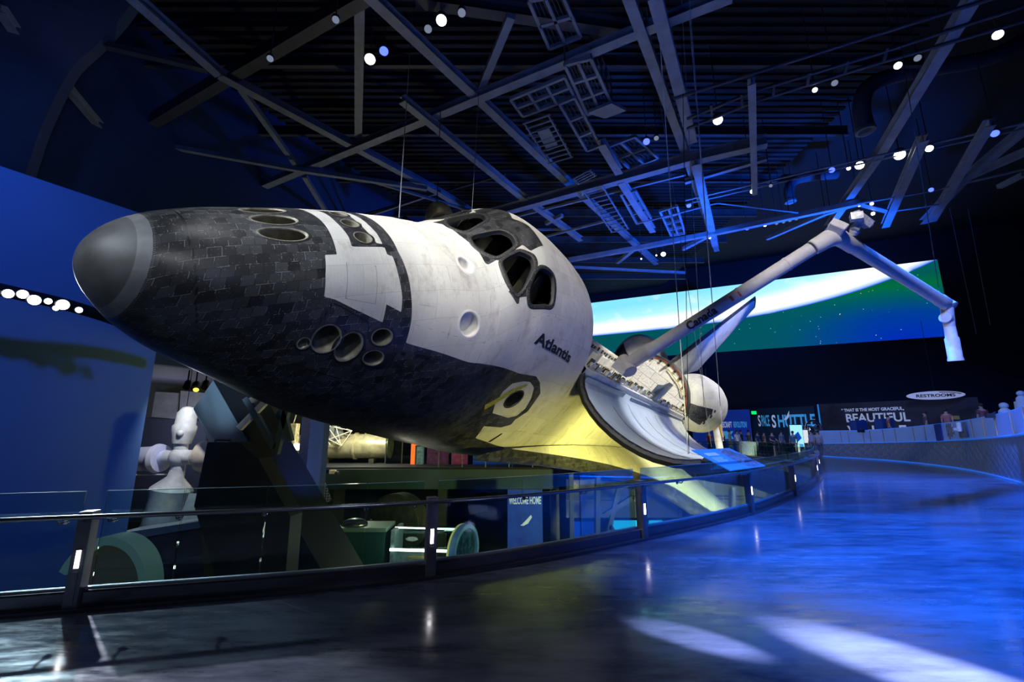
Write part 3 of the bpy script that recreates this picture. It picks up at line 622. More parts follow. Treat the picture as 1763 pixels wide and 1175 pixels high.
# OMS pods
def pod(s_):
    st=[(1314,74,446,2,2),(1315,74,447,22,32),(1318,75,448,36,48),(1324,77,451,46,58),(1336,82,457,57,68),(1360,88,461,63,71),(1400,92,463,66,72),(1450,94,463,67,70),(1490,95,462,66,66),(1520,94,459,60,58),(1545,93,455,46,44),(1560,92,452,25,24),(1564,92,452,2,2)]
    n=64; Xs=np.concatenate([[1314,1314.5,1315,1316.5,1318,1321],np.linspace(1324,1564,66)]); X0=[q[0] for q in st]
    ip=[np.interp(Xs,X0,[q[i] for q in st]) for i in (1,2,3,4)]
    G=[]; W_=[]
    for i,X in enumerate(Xs):
        row=[]
        for k in range(n+1):
            a=-PI+2*PI*k/n; y=ip[0][i]+ip[2][i]*np.sign(math.sin(a))*abs(math.sin(a))**.9; z=ip[1][i]+ip[3][i]*np.sign(math.cos(a))*abs(math.cos(a))**.9; row.append(L(X,y*s_,z))
            W_.append(-1 if (X<1303 or (X<1352 and 1.35<a<2.05 and not (X>1340 and (int(X/7)+int(a*9))%2))) else 1)
        G.append(row)
    me=MB().grid(G).build('engine_pod',M['skin_wing'],ORB,smooth=True,fixn=True)
    at=me.data.attributes.new('white_area','FLOAT','POINT'); at.data.foreach_set('value',W_); 
    for nm_ in ('seam','panel_line'): at=me.data.attributes.new(nm_,'FLOAT','POINT'); at.data.foreach_set('value',[9.]*len(W_))
    uv=me.data.uv_layers.new(name='UVMap'); li=np.zeros(len(me.data.loops),'i'); me.data.loops.foreach_get('vertex_index',li); U=np.array([(Xs[i//(n+1)]*I,(i%(n+1))/n*10.4) for i in range(len(W_))]); uv.data.foreach_set('uv',U[li].ravel().astype('f'))
    return me
pod(1); pod(-1)
# tail fin
def loft(name,secs,m_,whitef,label=None,closed=True):
    """secs: list of rings of (X,Y,Z) station points; whitef per vertex (i,j)->value"""
    mb=MB(); b=len(secs[0]); mb.grid([[L(*q) for q in r] for r in secs],closed)
    if closed: mb.add([L(*q) for q in secs[-1]],[tuple(range(b))]); mb.add([L(*q) for q in secs[0]],[tuple(range(b))[::-1]])
    o=mb.build(name,m_,ORB,smooth=True,fixn=True,label=label); nv=len(o.data.vertices)
    W_=[whitef(i,j) for i in range(len(secs)) for j in range(b)]
    if closed: W_+= [whitef(len(secs)-1,j) for j in range(b)]+[whitef(0,j) for j in range(b)]
    at=o.data.attributes.new('white_area','FLOAT','POINT'); at.data.foreach_set('value',W_); 
    for nm_ in ('seam','panel_line'): at=o.data.attributes.new(nm_,'FLOAT','POINT'); at.data.foreach_set('value',[9.]*nv)
    uv=o.data.uv_layers.new(name='UVMap'); li=np.zeros(len(o.data.loops),'i'); o.data.loops.foreach_get('vertex_index',li); co_=np.zeros(nv*3); o.data.vertices.foreach_get('co',co_); co_=co_.reshape(-1,3)
    U=np.stack([co_[:,0],co_[:,1]+co_[:,2]],-1); uv.data.foreach_set('uv',U[li].ravel().astype('f')); return o
def foil(n=26):
    s=(1-np.cos(np.linspace(0,PI,n)))/2; f=5*(.2969*np.sqrt(s)-.126*s-.3516*s**2+.2843*s**3-.1015*s**4); return s,f
S_,F_=foil()
secs=[]
for t in np.linspace(0,1,14):
    z=500+318*t; le=1285+(1592-1285)*t; te=1640+(1712-1640)*t; 
    if t<.15: te=1505+135*(t/.15)
    c=te-le; T=.10*(1-.15*t)*c*.55
    secs.append([(le+c*s,-f*T,z) for s,f in zip(S_,F_)]+[(le+c*s,f*T,z) for s,f in zip(S_[::-1][1:-1],F_[::-1][1:-1])])
def wf(i,j):
    s=S_[j] if j<len(S_) else S_[::-1][1:-1][j-len(S_)]
    r=secs[i]; c=r[len(S_)-1][0]-r[0][0]; d=s*c; return min(d-20,(c-d)-7,(812-r[0][2]))
loft('tail_fin',secs,M['skin_wing'],wf,'swept tail fin with black leading edge')
# wings
WY=[(104,505,1520,300),(108,560,1520,299),(114,630,1520,298),(122,705,1520,297),(133,785,1520,296),(147,860,1519,295),(164,925,1518,294.5),(182,975,1516,294.5),(200,1011,1513,295),(228,1042,1508,296),(262,1077,1502,297),(310,1126,1494,299),(360,1177,1485,301.5),(410,1228,1475,304),(445,1263,1468,305.5),(464,1284,1462,306.5),(470,1300,1455,307)]
def wing(s_):
    secs=[]
    yy=np.linspace(0,len(WY)-1,70); cols=[np.interp(yy,range(len(WY)),[q[i] for q in WY]) for i in range(4)]
    for y,le,te,z0 in zip(*cols):
        c=te-le; tu=np.interp(y,[104,120,150,200,300,470],[20,22,25,32,26,9]); tl=np.interp(y,[104,200,300,470],[7,13,12,5]); 
        S2=S_**1.25
        f2=5*(.2969*np.sqrt(S2)-.126*S2-.3516*S2**2+.2843*S2**3-.1015*S2**4)*2
        up=tu; lo=tl; z0+=2
        secs.append([(le+c*s,y*s_,z0+f*up) for s,f in zip(S2,f2)]+[(le+c*s,y*s_,z0-f*lo) for s,f in zip(S2[::-1][1:-1],f2[::-1][1:-1])])
    def wf(i,j):
        if j>=len(S_): return -5
        r=secs[i]; le=WYi(cols,i); d=(r[j][0]-r[0][0]); y=abs(r[0][1]); k=np.interp(y,[104,185,215,470],[.16,.34,.70,.72]); return d*k-np.interp(y,[104,190,215],[9,11,22])
    return loft('wing',secs,M['skin_wing'],wf)
def WYi(c,i): return c[1][i]
wing(1); wing(-1)
# robotic arm: shoulder, elbow, wrist in the orbiter's own frame
SH,EL,WR,EE=Vector((2.286,-2.743,1.168)),Vector((2.861,-4.707,7.232)),Vector((8.782,-7.999,9.216)),Vector((9.063,-9.289,7.817))
arm=empty('robotic_arm'); arm.parent=ORB
d1=(EL-SH).normalized(); d2=(WR-EL).normalized(); d3=(EE-WR).normalized(); side=d1.cross(d2).normalized()
E1=EL-d1*.55; E2=EL+d2*.75
mb=MB(); mb.lathe(SH-d1*.1,d1,[(0,.17),(.1,.20),(.75,.20),(.78,.225),(.95,.225),(1.0,.19),((E1-SH).length,.19)],20)
for t in (.35,.62,.86): mb.lathe(SH+d1*((E1-SH).length*t),d1,[(0,.193),(.01,.20),(.05,.20),(.06,.193)],20)
up_=mb.build('upper_boom',M['arm'],arm,smooth=True)
MB().lathe(SH-side*.3,side,[(0,.1),(.02,.20),(.58,.20),(.6,.1)],20).box(SH-d1*.15,(.5,.42,.3)).build('shoulder_joint',M['arm'],arm,smooth=True)
MB().tube([E1-d1*.05,EL-d1*.15+d2*.0-(d1-d2)*.02,EL+d2*.2,E2],[.21,.235,.225,.20],16).box(EL+(d1-d2)*.12,(.55,.4,.22),Matrix.Rotation(.3,3,'Y')).build('elbow_joint',M['arm'],arm,smooth=True,bevel=.03)
mb=MB(); L2=(WR-E2).length; mb.lathe(E2-d2*.1,d2,[(0,.205),(.35,.205),(.4,.185),(L2-.5,.185),(L2-.45,.20),(L2,.20),(L2+.1,.16)],20)
mb.build('lower_boom',M['arm'],arm,smooth=True)
w1=WR+d3*.45+side*.05; mb=MB(); mb.lathe(WR+side*.22,-side,[(0,.1),(.02,.2),(.4,.2),(.42,.1)],18); mb.tube([WR,w1,w1+d3*.35],[.17,.17,.15],14); mb.lathe(w1-d2*.28+d3*.1,d2,[(0,.08),(.02,.17),(.3,.17)],16)
mb.build('wrist_joint',M['arm'],arm,smooth=True)
w2=w1+d3*.35; mb=MB(); mb.lathe(w2,d3,[(0,.15),(.35,.16),(.40,.19),(1.05,.19),(1.08,.205),(1.15,.205),(1.14,.17),(.8,.15)],22); ef=mb.build('end_effector',M['white'],arm,smooth=True)
mb=MB(); mb.box(w2+d3*.4+d2*.26,(.14,.12,.14)); mb.lathe(w2+d3*.4+d2*.30,d3,[(0,.045),(.1,.05)],10); mb.tube([w2+d3*.2+d2*.15,w2+d3*.3+d2*.3],.02,6); mb.build('wrist_camera',M['armmetal'],ef)
MB().tube([w2+d3*.5-side*.2,w2+d3*.9-side*.2],.02,6).build('yellow_marking',M['gold'],ef)
mb=MB(); cb=E2+(d1-d2)*.10+d2*.0; n_=(d1-d2).normalized()
mb.lathe(cb+n_*.18,n_,[(0,.10),(.1,.13),(.22,.10)],14); mb.box(cb+n_*.45,(.16,.16,.3),Matrix.Rotation(.5,3,'Z')); mb.box(cb+n_*.62+d2*.05,(.22,.5,.20),Matrix.Rotation(.5,3,'Z')); mb.lathe(cb+n_*.62+d2*.12,d2,[(0,.08),(.35,.09)],12); mb.box(cb+n_*.6-d2*.2,(.2,.2,.26),Matrix.Rotation(.9,3,'X'))
mb.build('elbow_camera',M['armmetal'],arm)
# lettering on the boom, facing the walkway
camL=RO.transposed()@(Vector((0,0,EYE))-TO); V,F=text_mesh('Canada',.30,.012)
s0=1.98; c_=SH+d1*s0; vv=(camL-c_); vv=(vv-d1*vv.dot(d1)).normalized(); ww=d1.cross(vv)
if (RO@ww).z<0: ww=-ww
vs=[]
for x,y,z in V:
    a=(y-.10)/.19; q=SH+d1*(s0+x); vs.append(q+vv*(.206*math.cos(a))+ww*(.206*math.sin(a)))
MB().add(vs,F).build('boom_lettering',M['letter'],up_,fixn=False,label='dark lettering on the grey boom')
MB().box(SH+d1*(s0+1.45)+vv*.185,(.01,.01,.01)).grid([[SH+d1*(s0+1.36+x)+vv*(.194*math.cos(a))+ww*(.194*math.sin(a)) for a in (-.35,-.1,.2,.5)] for x in (0,.07)]).grid([[SH+d1*(s0+1.6+x)+vv*(.194*math.cos(a))+ww*(.194*math.sin(a)) for a in (-.35,-.1,.2,.5)] for x in (0,.07)]).build('red_flag_bars',M['redseal'],up_)
# starboard inspection boom lying on the far sill
MB().tube([L(600,-112,432),L(1290,-112,432)],.17,14).build('inspection_boom',M['white'],ORB,smooth=True)
MB().prism([L(918,94,424),L(918,104,424),L(926,104,452),L(914,108,462),L(908,104,452),L(912,96,448)],(1.0,0,0)).build('boom_cradle',M['steel'],ORB)
# ------------------------------------------------------------------ glass railing
RL=empty('glass_railing',(RAIL[3][0],RAIL[3][1],0),label='curved glass railing with steel handrail and lit posts along the walkway',cat='railing')
def rp(o): o.parent=RL; o.matrix_parent_inverse=Matrix.Translation(-Vector(RL.location)); return o
def sweep(prof,s0,s1,step=.25):
    G=[]; n=max(2,int((s1-s0)/step)+1)
    for i in range(n+1):
        p,t=arcpos(s0+(s1-s0)*i/n); nrm=Vector((t.y,-t.x,0))    # towards the walkway
        G.append([p+nrm*a+Vector((0,0,z)) for a,z in prof])
    return G
mb=MB(); mb.grid(sweep([(.06,.002),(.06,.035),(-.02,.035),(-.02,.15),(-.035,.165),(-.15,.165),(-.15,.002)],0,RLEN-.3))
rp(mb.build('kick_plate',mat('kick_plate_metal',(.17,.165,.20),.22,.85,var=.2,vs=6,stretch=(1,1,12)),smooth=True,auto=30))
MB().grid(sweep([(-.18,-.45),(-.18,.0),(-.14,.0)],0,RLEN-.3)).build('trim_1',M['steeld'],kind='structure')
mb=MB(); mb.grid(sweep([(-.085,.165),(-.085,.19),(-.095,.19)],0,RLEN-.3)); 
mb=MB(); pts=[]
n=int(RLEN/.25)
for i in range(n+1):
    p,t=arcpos((RLEN-.3)*i/n); pts.append(p+Vector((t.y,-t.x,0))*.045+Vector((0,0,.845)))
mb.tube(pts,.024,10); rp(mb.build('handrail',M['stainless'],smooth=True))
mb=MB(); mb.grid(sweep([(-.075,.165),(-.075,.185),(-.125,.185),(-.125,.165)],0,RLEN-.3)); rp(mb.build('glass_channel',M['steel']))
POST=[s_of(v) for v in (96,742,1112,1297,1372)]; POST.append(POST[-1]+4.6); d_=3.9
POST=[POST[0]-3.4]+POST
while POST[-1]+d_<RLEN-1: POST.append(POST[-1]+d_)
seams={1:(285,456,602),2:(899,1017),3:(1185,1243),4:(1325,1352)}
def bracket(s,par):
    p,t=arcpos(s); nrm=Vector((t.y,-t.x,0)); q=p+Vector((0,0,.79)); mb=MB()
    mb.tube([q-nrm*.09,q-nrm*.02,q+nrm*.02,q+nrm*.045+Vector((0,0,.035))],.009,6); mb.lathe(q-nrm*.085,nrm,[(0,.0),(.0,.026),(.02,.026),(.03,.012)],12); o=mb.build('rail_bracket',M['chrome'],smooth=True)
    rp(o)
for k,s in enumerate(POST):
    p,t=arcpos(s); nrm=Vector((t.y,-t.x,0)); R3=Matrix((t,nrm,Vector((0,0,1)))).transposed()
    mb=MB(); mb.box(p-nrm*.045+Vector((0,0,.445)),(.115,.13,.89),R3); mb.box(p+nrm*.022+Vector((0,0,.20)),(.05,.006,.30),R3); po=rp(mb.build('railing_post',M['postm'],bevel=.006))
    mb=MB(); mb.box(p+nrm*.0215+Vector((0,0,.46)),(.036,.006,.16),R3)
    st=rp(mb.build('step_light',M['em_step'])); mb=MB()
    for j in range(6): mb.box(p+nrm*.027+Vector((0,0,.50+j*.011)),(.046,.008,.004),R3)
    mb.box(p+nrm*.024+Vector((0,0,.545)),(.056,.008,.008),R3); rp(mb.build('light_louvre',M['postm']))
    for o_ in (st,): o_.parent=po; o_.matrix_parent_inverse=Matrix.Identity(4)
    bracket(s,None)
    # panes up to next post
    if k+1<len(POST):
        s1=POST[k+1]; br_=[s+.085]
        if k in seams: br_+=[s_of(v) for v in seams[k]]
        else:
            nn=3; br_+=[s+(s1-s)*j/nn for j in range(1,nn)]
        br_.append(s1-.085)
        for j,(a,b) in enumerate(zip(br_,br_[1:])):
            a+=.006; b-=.006; G=sweep([(-.106,.185),(-.106,1.07)],a,b,.4); G2=sweep([(-.094,.185),(-.094,1.07)],a,b,.4); mb=MB()
            rows=[g+g2[::-1] for g,g2 in zip(G,G2)]; mb.grid(rows,True); mb.add(rows[0],[(0,1,2,3)]); mb.add(rows[-1],[(3,2,1,0)])
            mb.mat(1); mb.grid(sweep([(-.1065,1.066),(-.1065,1.072),(-.0935,1.072),(-.0935,1.066)],a,b,.4)); rp(mb.build('glass_panel',[M['glass'],M['gedge']]))
            if j>0: bracket(a-.006,None)
        bracket(s+.2,None); bracket(s1-.2,None)
# reader board leaning on the rail
def quad_px(pts,Y): return [P(x,y,Y) for x,y in pts]
s=s_of(1292); p,t=arcpos(s_of(1283)); nrm=Vector((t.y,-t.x,0)); b0,b1=arcpos(s_of(1262))[0],arcpos(s_of(1318))[0]
off=-nrm*.75+Vector((0,0,.36)); A0,A1=b0+Vector((0,0,.93))+nrm*.1,b1+Vector((0,0,.93))+nrm*.1
RB=empty('reader_board',A0,label='blue tilted information board mounted on the curved handrail',cat='sign')
def relb(o,par): o.parent=par; o.matrix_parent_inverse=Matrix.Translation(-Vector(par.location)); return o
ux=(A1-A0); uy=off
N_=NT('board_print'); tc=N_.n('TexCoord'); nz=N_.n('TexNoise',i_Scale=3.0,i_Detail=5.0); N_.l(tc.outputs['Object'],nz.inputs['Vector'])
N_.l(N_.mix(nz.outputs['Fac'],(.01,.09,.40),(.03,.16,.50)),N_.b.inputs['Base Color']); N_.b.inputs['Emission Color'].default_value=(.01,.12,.5,1); N_.b.inputs['Emission Strength'].default_value=.9  # unlit board given emission to stand in for its brightness
mb=MB(); nn=ux.cross(uy).normalized(); mb.prism([A0,A1,A1+uy,A0+uy],-nn*.02 if nn.z>0 else nn*.02); relb(mb.build('board_panel',N_.m),RB)
nn=nn if nn.z>0 else -nn
def onb(u,v,o_=.004): return A0+ux*u+uy*v+nn*o_
mb=MB(); 
for c_,(pl) in enumerate([[(.50,.05),(.72,.0),(.97,.08),(.97,.6),(.78,.95),(.56,.8),(.50,.4)]]): mb.add([onb(u,v) for u,v in pl],[tuple(range(len(pl)))])
relb(mb.build('board_picture',mat('board_picture',(.22,.24,.28),.5,var=.9,vs=14)),RB)
mb=MB()
for u,v in ((.55,.75),(.60,.88),(.66,.35),(.85,.85),(.9,.2),(.56,.3)): mb.add([onb(u,v,.007),onb(u+.05,v,.007),onb(u+.05,v+.06,.007),onb(u,v+.06,.007)],[(0,1,2,3)])
relb(mb.build('board_callouts',mat('callout_red',(.7,.12,.08),.5)),RB)
mb=MB(); 
for j in range(6): mb.add([onb(.08,.55-j*.045,.006),onb(.08+.28-.03*(j%3),.55-j*.045,.006),onb(.08+.28-.03*(j%3),.57-j*.045,.006),onb(.08,.57-j*.045,.006)],[(0,1,2,3)])
relb(mb.build('board_small_print',M['white']),RB)
relb(MB().add([onb(.10,.66,.006),onb(.40,.66,.006),onb(.40,.80,.006),onb(.10,.80,.006)],[(0,1,2,3)]).build('board_title_strip',M['white'],fixn=False),RB)
# ------------------------------------------------------------------ roof steel, laid out at its real height
H=14.0
def bm_(pts,w_,h,z=H,m_='steel',typ='box',zs=None,n='ceiling_beam'):
    q=[PZ(x,y,zs[i] if zs else z) for i,(x,y) in enumerate(pts)]; mb=MB()
    for a,b in zip(q,q[1:]):
        if typ=='i': mb.ibeam(a,b,w_,h)
        elif typ=='tube': mb.tube([a,b],w_/2,8)
        else: mb.beam(a,b,w_,h)
    return mb.build(n,M[m_],kind='structure')
BEAMS=[([(625,-20),(927,266),(1130,453)],.34,.30,14,'i'),([(436,327),(599,259),(1097,54),(1260,-10)],.34,.3,13.9,'i'),
([(692,170),(893,334),(1000,412)],.30,.3,13.6,'i'),([(225,-10),(378,126),(750,327),(860,395)],.34,.3,14,'i'),
([(200,246),(600,8),(640,-15)],.36,.5,14.27,'box'),([(800,381),(1179,276),(1320,243)],.40,.45,13.3,'i'),
([(170,75),(357,119)],.22,.2,14.3,'box'),([(415,153),(511,286)],.22,.2,14.1,'box'),([(524,303),(562,365)],.22,.2,13.8,'box'),
([(235,242),(518,293),(735,325)],.2,.2,13.6,'box'),([(102,133),(187,235)],.24,.26,13.0,'i'),([(0,14),(25,51)],.24,.26,13.0,'i'),
([(619,-10),(619,60),(617,240)],.3,.2,14.2,'box'),([(880,27),(829,150)],.26,.2,14.2,'box'),([(716,-5),(1087,51)],.35,.5,14.6,'i'),
([(1080,-12),(1180,262),(1234,430)],.32,.3,13.8,'i'),([(1126,-12),(1192,241)],.36,.35,13.2,'i'),([(1197,278),(1231,420)],.36,.35,13.0,'i'),
([(1679,-12),(1517,259),(1425,392)],.34,.34,13.2,'i'),([(1294,140),(1299,332)],.22,.26,12.4,'i'),
([(1589,238),(1524,388)],.34,.3,12.6,'i'),([(1704,211),(1605,378)],.30,.3,12.6,'i'),([(1780,208),(1663,306),(1590,382)],.34,.3,13.2,'i'),([(1780,255),(1663,306)],.25,.3,13.2,'box'),
([(1763,300),(1720,322)],.25,.2,13.2,'box'),
([(1069,311),(1124,397)],.34,.3,13.2,'i'),([(1035,245),(1066,296)],.34,.3,13.2,'i'),([(1179,313),(1320,272)],.22,.22,13.5,'i'),
([(980,448),(1096,428),(1222,403),(1480,349),(1530,362)],.28,.26,12.8,'box'),([(1063,452),(1093,428)],.24,.2,12.8,'box'),([(1176,429),(1225,403)],.24,.2,12.8,'box'),
([(968,371),(940,385)],.2,.2,13.6,'box'),([(893,352),(968,330)],.1,.1,13.6,'box'),([(983,460),(1180,470)],.16,.16,12.8,'box'),([(938,408),(1045,380)],.12,.12,13.4,'box'),
([(1476,351),(1600,330),(1763,292)],.10,.10,12.7,'tube'),([(1530,365),(1620,352)],.10,.10,12.5,'tube'),([(1320,411),(1420,368),(1480,349)],.2,.2,12.8,'box'),
([(1180,345),(1446,283),(1700,226),(1763,212)],.10,.1,12.9,'tube'),([(1180,352),(1446,290),(1763,222)],.08,.1,12.9,'tube'),([(1100,385),(1235,350),(1420,372)],.08,.1,12.9,'tube'),
([(840,385),(1180,300)],.12,.12,13.7,'box'),([(600,300),(900,390)],.12,.12,13.8,'box'),([(580,390),(760,330)],.12,.12,14.0,'box'),([(520,400),(870,300)],.10,.1,14.4,'box'),([(700,400),(980,395)],.12,.12,14.2,'box')]
for pts,w_,h,z,t in BEAMS: bm_(pts,w_,h,z,'steel' if z<14.25 else 'steeld',t)
# upper joists against the deck
for i in range(9):
    y=7+i*4.3; MB().ibeam((-16,y,16.6),(17,y,16.6),.18,.5).build('ceiling_joist',M['steeld'],kind='structure')
# catwalks: open frames with grating bars
def catwalk(label,px,z,nx_,ny_,deep=0,mt='steel'):
    c=[PZ(x,y,z) for x,y in px]; e=empty('ceiling_catwalk',c[0],label=label,cat='catwalk',kind=None); mb=MB(); g=MB()
    lp=lambda u,v:(c[0]*(1-u)+c[1]*u)*(1-v)+(c[3]*(1-u)+c[2]*u)*v
    for i in range(nx_+1): mb.beam(lp(i/nx_,0),lp(i/nx_,1),.10,.14)
    for j in range(ny_+1): mb.beam(lp(0,j/ny_),lp(1,j/ny_),.10,.14)
    K=nx_*4
    for i in range(K+1):
        if i%4: g.beam(lp(i/K,0)+Vector((0,0,.1)),lp(i/K,1)+Vector((0,0,.1)),.03,.05)
    relb(mb.build('walkway_frame',M[mt]),e); relb(g.build('walkway_grating',M['steeld']),e)
    if deep:
        r=MB()
        for u in (0,1):
            for v in np.linspace(0,1,5): r.beam(lp(u,v),lp(u,v)+Vector((0,0,1.1)),.05,.05)
            for zz in (.55,1.1): r.beam(lp(u,0)+Vector((0,0,zz)),lp(u,1)+Vector((0,0,zz)),.05,.05)
        relb(r.build('walkway_guardrail',M['steeld']),e)
    return e
def z4(x,y): return (830+x/3.265,100+y/3.265)
catwalk('long overhead catwalk with open grating running away above the cabin',[z4(465,35),z4(612,0),z4(730,258),z4(592,315)],13.6,2,3,1)
catwalk('short overhead catwalk branching left of the long catwalk',[z4(160,230),z4(465,105),z4(520,215),z4(230,325)],13.6,3,2)
catwalk('narrow overhead catwalk continuing below the branch toward the dark corner',[z4(435,255),z4(520,220),z4(665,490),z4(590,520)],13.5,1,3)
catwalk('blue lit hanging platform frame right of the dangling ladders',[z4(1000,860),z4(1095,830),z4(1140,985),z4(1062,998)],13.0,2,4,0)
catwalk('dark walkway frame behind the second hanging ladder',[z4(780,765),z4(860,745),z4(950,900),z4(870,930)],13.3,1,3)
catwalk('overhead catwalk crossing at the top centre of the roof',[(910,0),(968,-10),(1000,62),(946,83)],14.4,2,2)
catwalk('walkway panels under the roof around the blue lamp',[z4(700,500),z4(860,440),z4(990,560),z4(830,620)],14.0,2,2)
# underside tray box
q=[PZ(*z4(592,310),13.3),PZ(*z4(728,255),13.3),PZ(*z4(810,298),13.3),PZ(*z4(690,342),13.3)]
MB().prism(q,(0,0,.12)).build('equipment_tray',M['steel'],label='flat grey tray under the end of the long catwalk',cat='tray')
def ladder(label,a,b,w_,n,z0,z1):
    A,B=PZ(*a,z0),PZ(*b,z1); d=(B-A).normalized(); s_=d.cross(Vector((0,0,1))).normalized()*w_/2; e=empty('cable_ladder',A,label=label,cat='ladder'); mb=MB()
    for k in (-1,1): relb(MB().beam(A+s_*k,B+s_*k,.05,.08).build('side_rail',M['steel']),e)
    for i in range(n+1): p=A.lerp(B,i/n); mb.beam(p-s_*1.15,p+s_*1.15,.05,.05)
    relb(mb.build('rungs',M['steel']),e); return e
ladder('grey ladder shaped rack hanging below the short catwalk',z4(305,345),z4(440,575),.95,9,12.8,12.6)
ladder('blue lit cable ladder stepping away beneath the cross beam',z4(620,730),z4(775,970),.9,11,12.8,12.6)
o=ladder('small ladder rack hanging at the joint of catwalk and beam',z4(560,655),z4(590,685),.9,3,12.8,12.7)
bxm=[PZ(*z4(310,415),12.7),PZ(*z4(375,395),12.7),PZ(*z4(430,500),12.7),PZ(*z4(365,525),12.7)]; MB().prism(bxm,(0,0,.1)).build('ladder_tray',M['steel'],label='pale flat plate lying inside the grey hanging ladder rack',cat='tray')
# pipe catwalk at upper right
e=empty('lighting_catwalk',PZ(1299,175,13.0),label='long pipe railed lighting catwalk crossing the upper right roof',cat='catwalk')
for pts,nm in (([(1183,205),(1299,157),(1500,96),(1721,24),(1790,2)],'top_rail'),([(1183,222),(1299,175),(1500,112),(1606,82),(1790,28)],'bottom_rail'),([(1160,170),(1500,62),(1763,-20)],'back_rail')):
    mb=MB(); mb.tube([PZ(x,y,13.0) for x,y in pts],.06,8); relb(mb.build(nm,M['steeld']),e)
for (a,b) in (((1224,180),(1226,200)),((1276,162),(1278,185)),((1333,144),(1331,164)),((1393,125),(1390,147)),((1460,104),(1454,128)),((1528,81),(1521,107))):
    relb(MB().beam(PZ(*a,13.0),PZ(*b,13.0),.08,.08).build('rail_post',M['steeld']),e)
# ducts
def duct(label,pts,Y,r):
    q=[P(x,y,Y) for x,y in pts]; q=spline3(q); e=empty('air_duct',q[0],label=label,cat='duct'); relb(MB().tube(q,r,16).build('duct_body',M['drape'],smooth=True),e)
    d=(q[-1]-q[-2]).normalized(); relb(MB().lathe(q[-1]-d*.12,d,[(0,r*1.02),(.05,r*1.12),(.18,r*1.12),(.2,r*.8),(.1,r*.6)],16).build('duct_outlet',M['steel'],smooth=True),e)
def spline3(p,k=6):
    p=[p[0]*2-p[1]]+list(p)+[p[-1]*2-p[-2]]; out=[]
    for i in range(1,len(p)-2):
        for j in range(k):
            t=j/k; a,b,c,d=p[i-1:i+3]; out.append(.5*((2*b)+(c-a)*t+(2*a-5*b+4*c-d)*t*t+(3*b-a-3*c+d)*t**3))
    return out+[p[-2]]
duct('large dark air duct curving down right of the bright centre lamp',[(1763,70),(1700,100),(1620,115),(1540,130),(1495,150),(1483,185),(1490,225)],17,.34)
duct('smaller dark air duct elbow left of the long blue beam',[(1440,300),(1390,305),(1365,313),(1358,330),(1361,347)],24,.28)
# ------------------------------------------------------------------ roof lamps
LAMPS=[]
def lamp(label,px,py,z,r,col='w',aim=None,on=True,group=None,stem=.5,strength=None):
    p=PZ(px,py,z); a=((Vector(aim) if aim else Vector((p.x*.45,p.y*.45,1)))-p).normalized()
    e=empty('stage_spotlight',p,label=label,cat='spotlight',group=group)
    relb(MB().lathe(p,-a,[(0,r),(.02,r*1.12),(r*1.6,r*1.1),(r*2.6,r*.7),(r*3.2,r*.6)],14).build('lamp_housing',M['steeld'],smooth=True),e)
    relb(MB().lathe(p+a*.004,a,[(0,r*.97),(.012,r*.9),(.02,r*.5)],14).build('lamp_lens',M['em_'+('white' if col=='w' else 'blue' if col=='b' else 'dim')],smooth=True),e)
    t=p-a*r*1.6; relb(MB().tube([t+Vector((0,0,r*.6)),Vector((t.x,t.y,16.4))],.02,6).build('mounting_stem',M['steeld']),e)
for a in [('bright white spotlight at upper left of the roof beside the blue lamp',637,102,13.5,.17),('very bright white spotlight alone below the pipe catwalk, right of the hanging cables',1236,207,13.0,.17),
('bright white spotlight on the right, between duct and short blue beams',1549,267,12.9,.20),('white spotlight just left of the long diagonal blue beam',1480,285,12.9,.17),('white spotlight on top of the short blue beam at far right',1600,256,12.7,.13),
('small starry white spotlight above the video wall left of the cables',1142,438,12.9,.15),('white spotlight just above the elbow of the robotic arm',1433,385,12.9,.13),('white spotlight furthest right under the roof near the corner',1718,60,13.2,.13),
('white spotlight on the diagonal blue beam near its top',1630,86,13.2,.11),('white spotlight hanging below the right catwalk above the duct',1546,113,13.2,.11),('oval white lamp hanging at the top left centre of the roof',760,35,13.8,.16),
('small white lamp under the middle of the pipe catwalk',1403,155,13.0,.08),('small white lamp at the foot of the vertical blue post',1295,330,12.4,.09),('small white lamp right of the blue lamp row beneath the pipes',1350,399,12.9,.10),
('white oval lamp left of the row of four small cans',1317,388,12.9,.08),('small white lamp on the tallest cable near the far truss',1222,410,12.8,.06),('tiny white lamp on the near cable above the video wall',1160,418,12.8,.06),('tiny white lamp right beside the starry lamp',1130,440,12.8,.05),
('tiny white lamp far left over the video wall edge',1104,446,12.8,.05),('small lamp right of the arm elbow, upper of two',1501,351,12.6,.08),('small lamp right of the arm elbow, lower of two',1503,368,12.6,.09),
('small lamp beside the blue truss corner above the elbow',1479,354,12.7,.06),('small lamp left of the bright lamp on the right pipe',1461,290,12.9,.08)]: lamp(*a)
for a in [('blue spotlight beside the bright white lamp at upper left',661,88,13.5,.14),('blue spotlight in the middle of the roof right of the catwalks',1113,244,13.5,.14),('blue spotlight between the hanging cables below the middle beam',1186,354,13.0,.12),
('blue oval lamp hanging from the right hand pipe',1432,293,12.9,.12),('small blue lamp on the thin rail between the two short beams',1603,327,12.6,.10),('blue lamp left of the small white oval lamp over the screen',1286,393,12.8,.12),('blue lamp left of the truss corner above the elbow',1421,367,12.8,.10),('blue lamp furthest right on the roof near the short beams',1713,230,12.7,.13)]: lamp(*a,col='b')
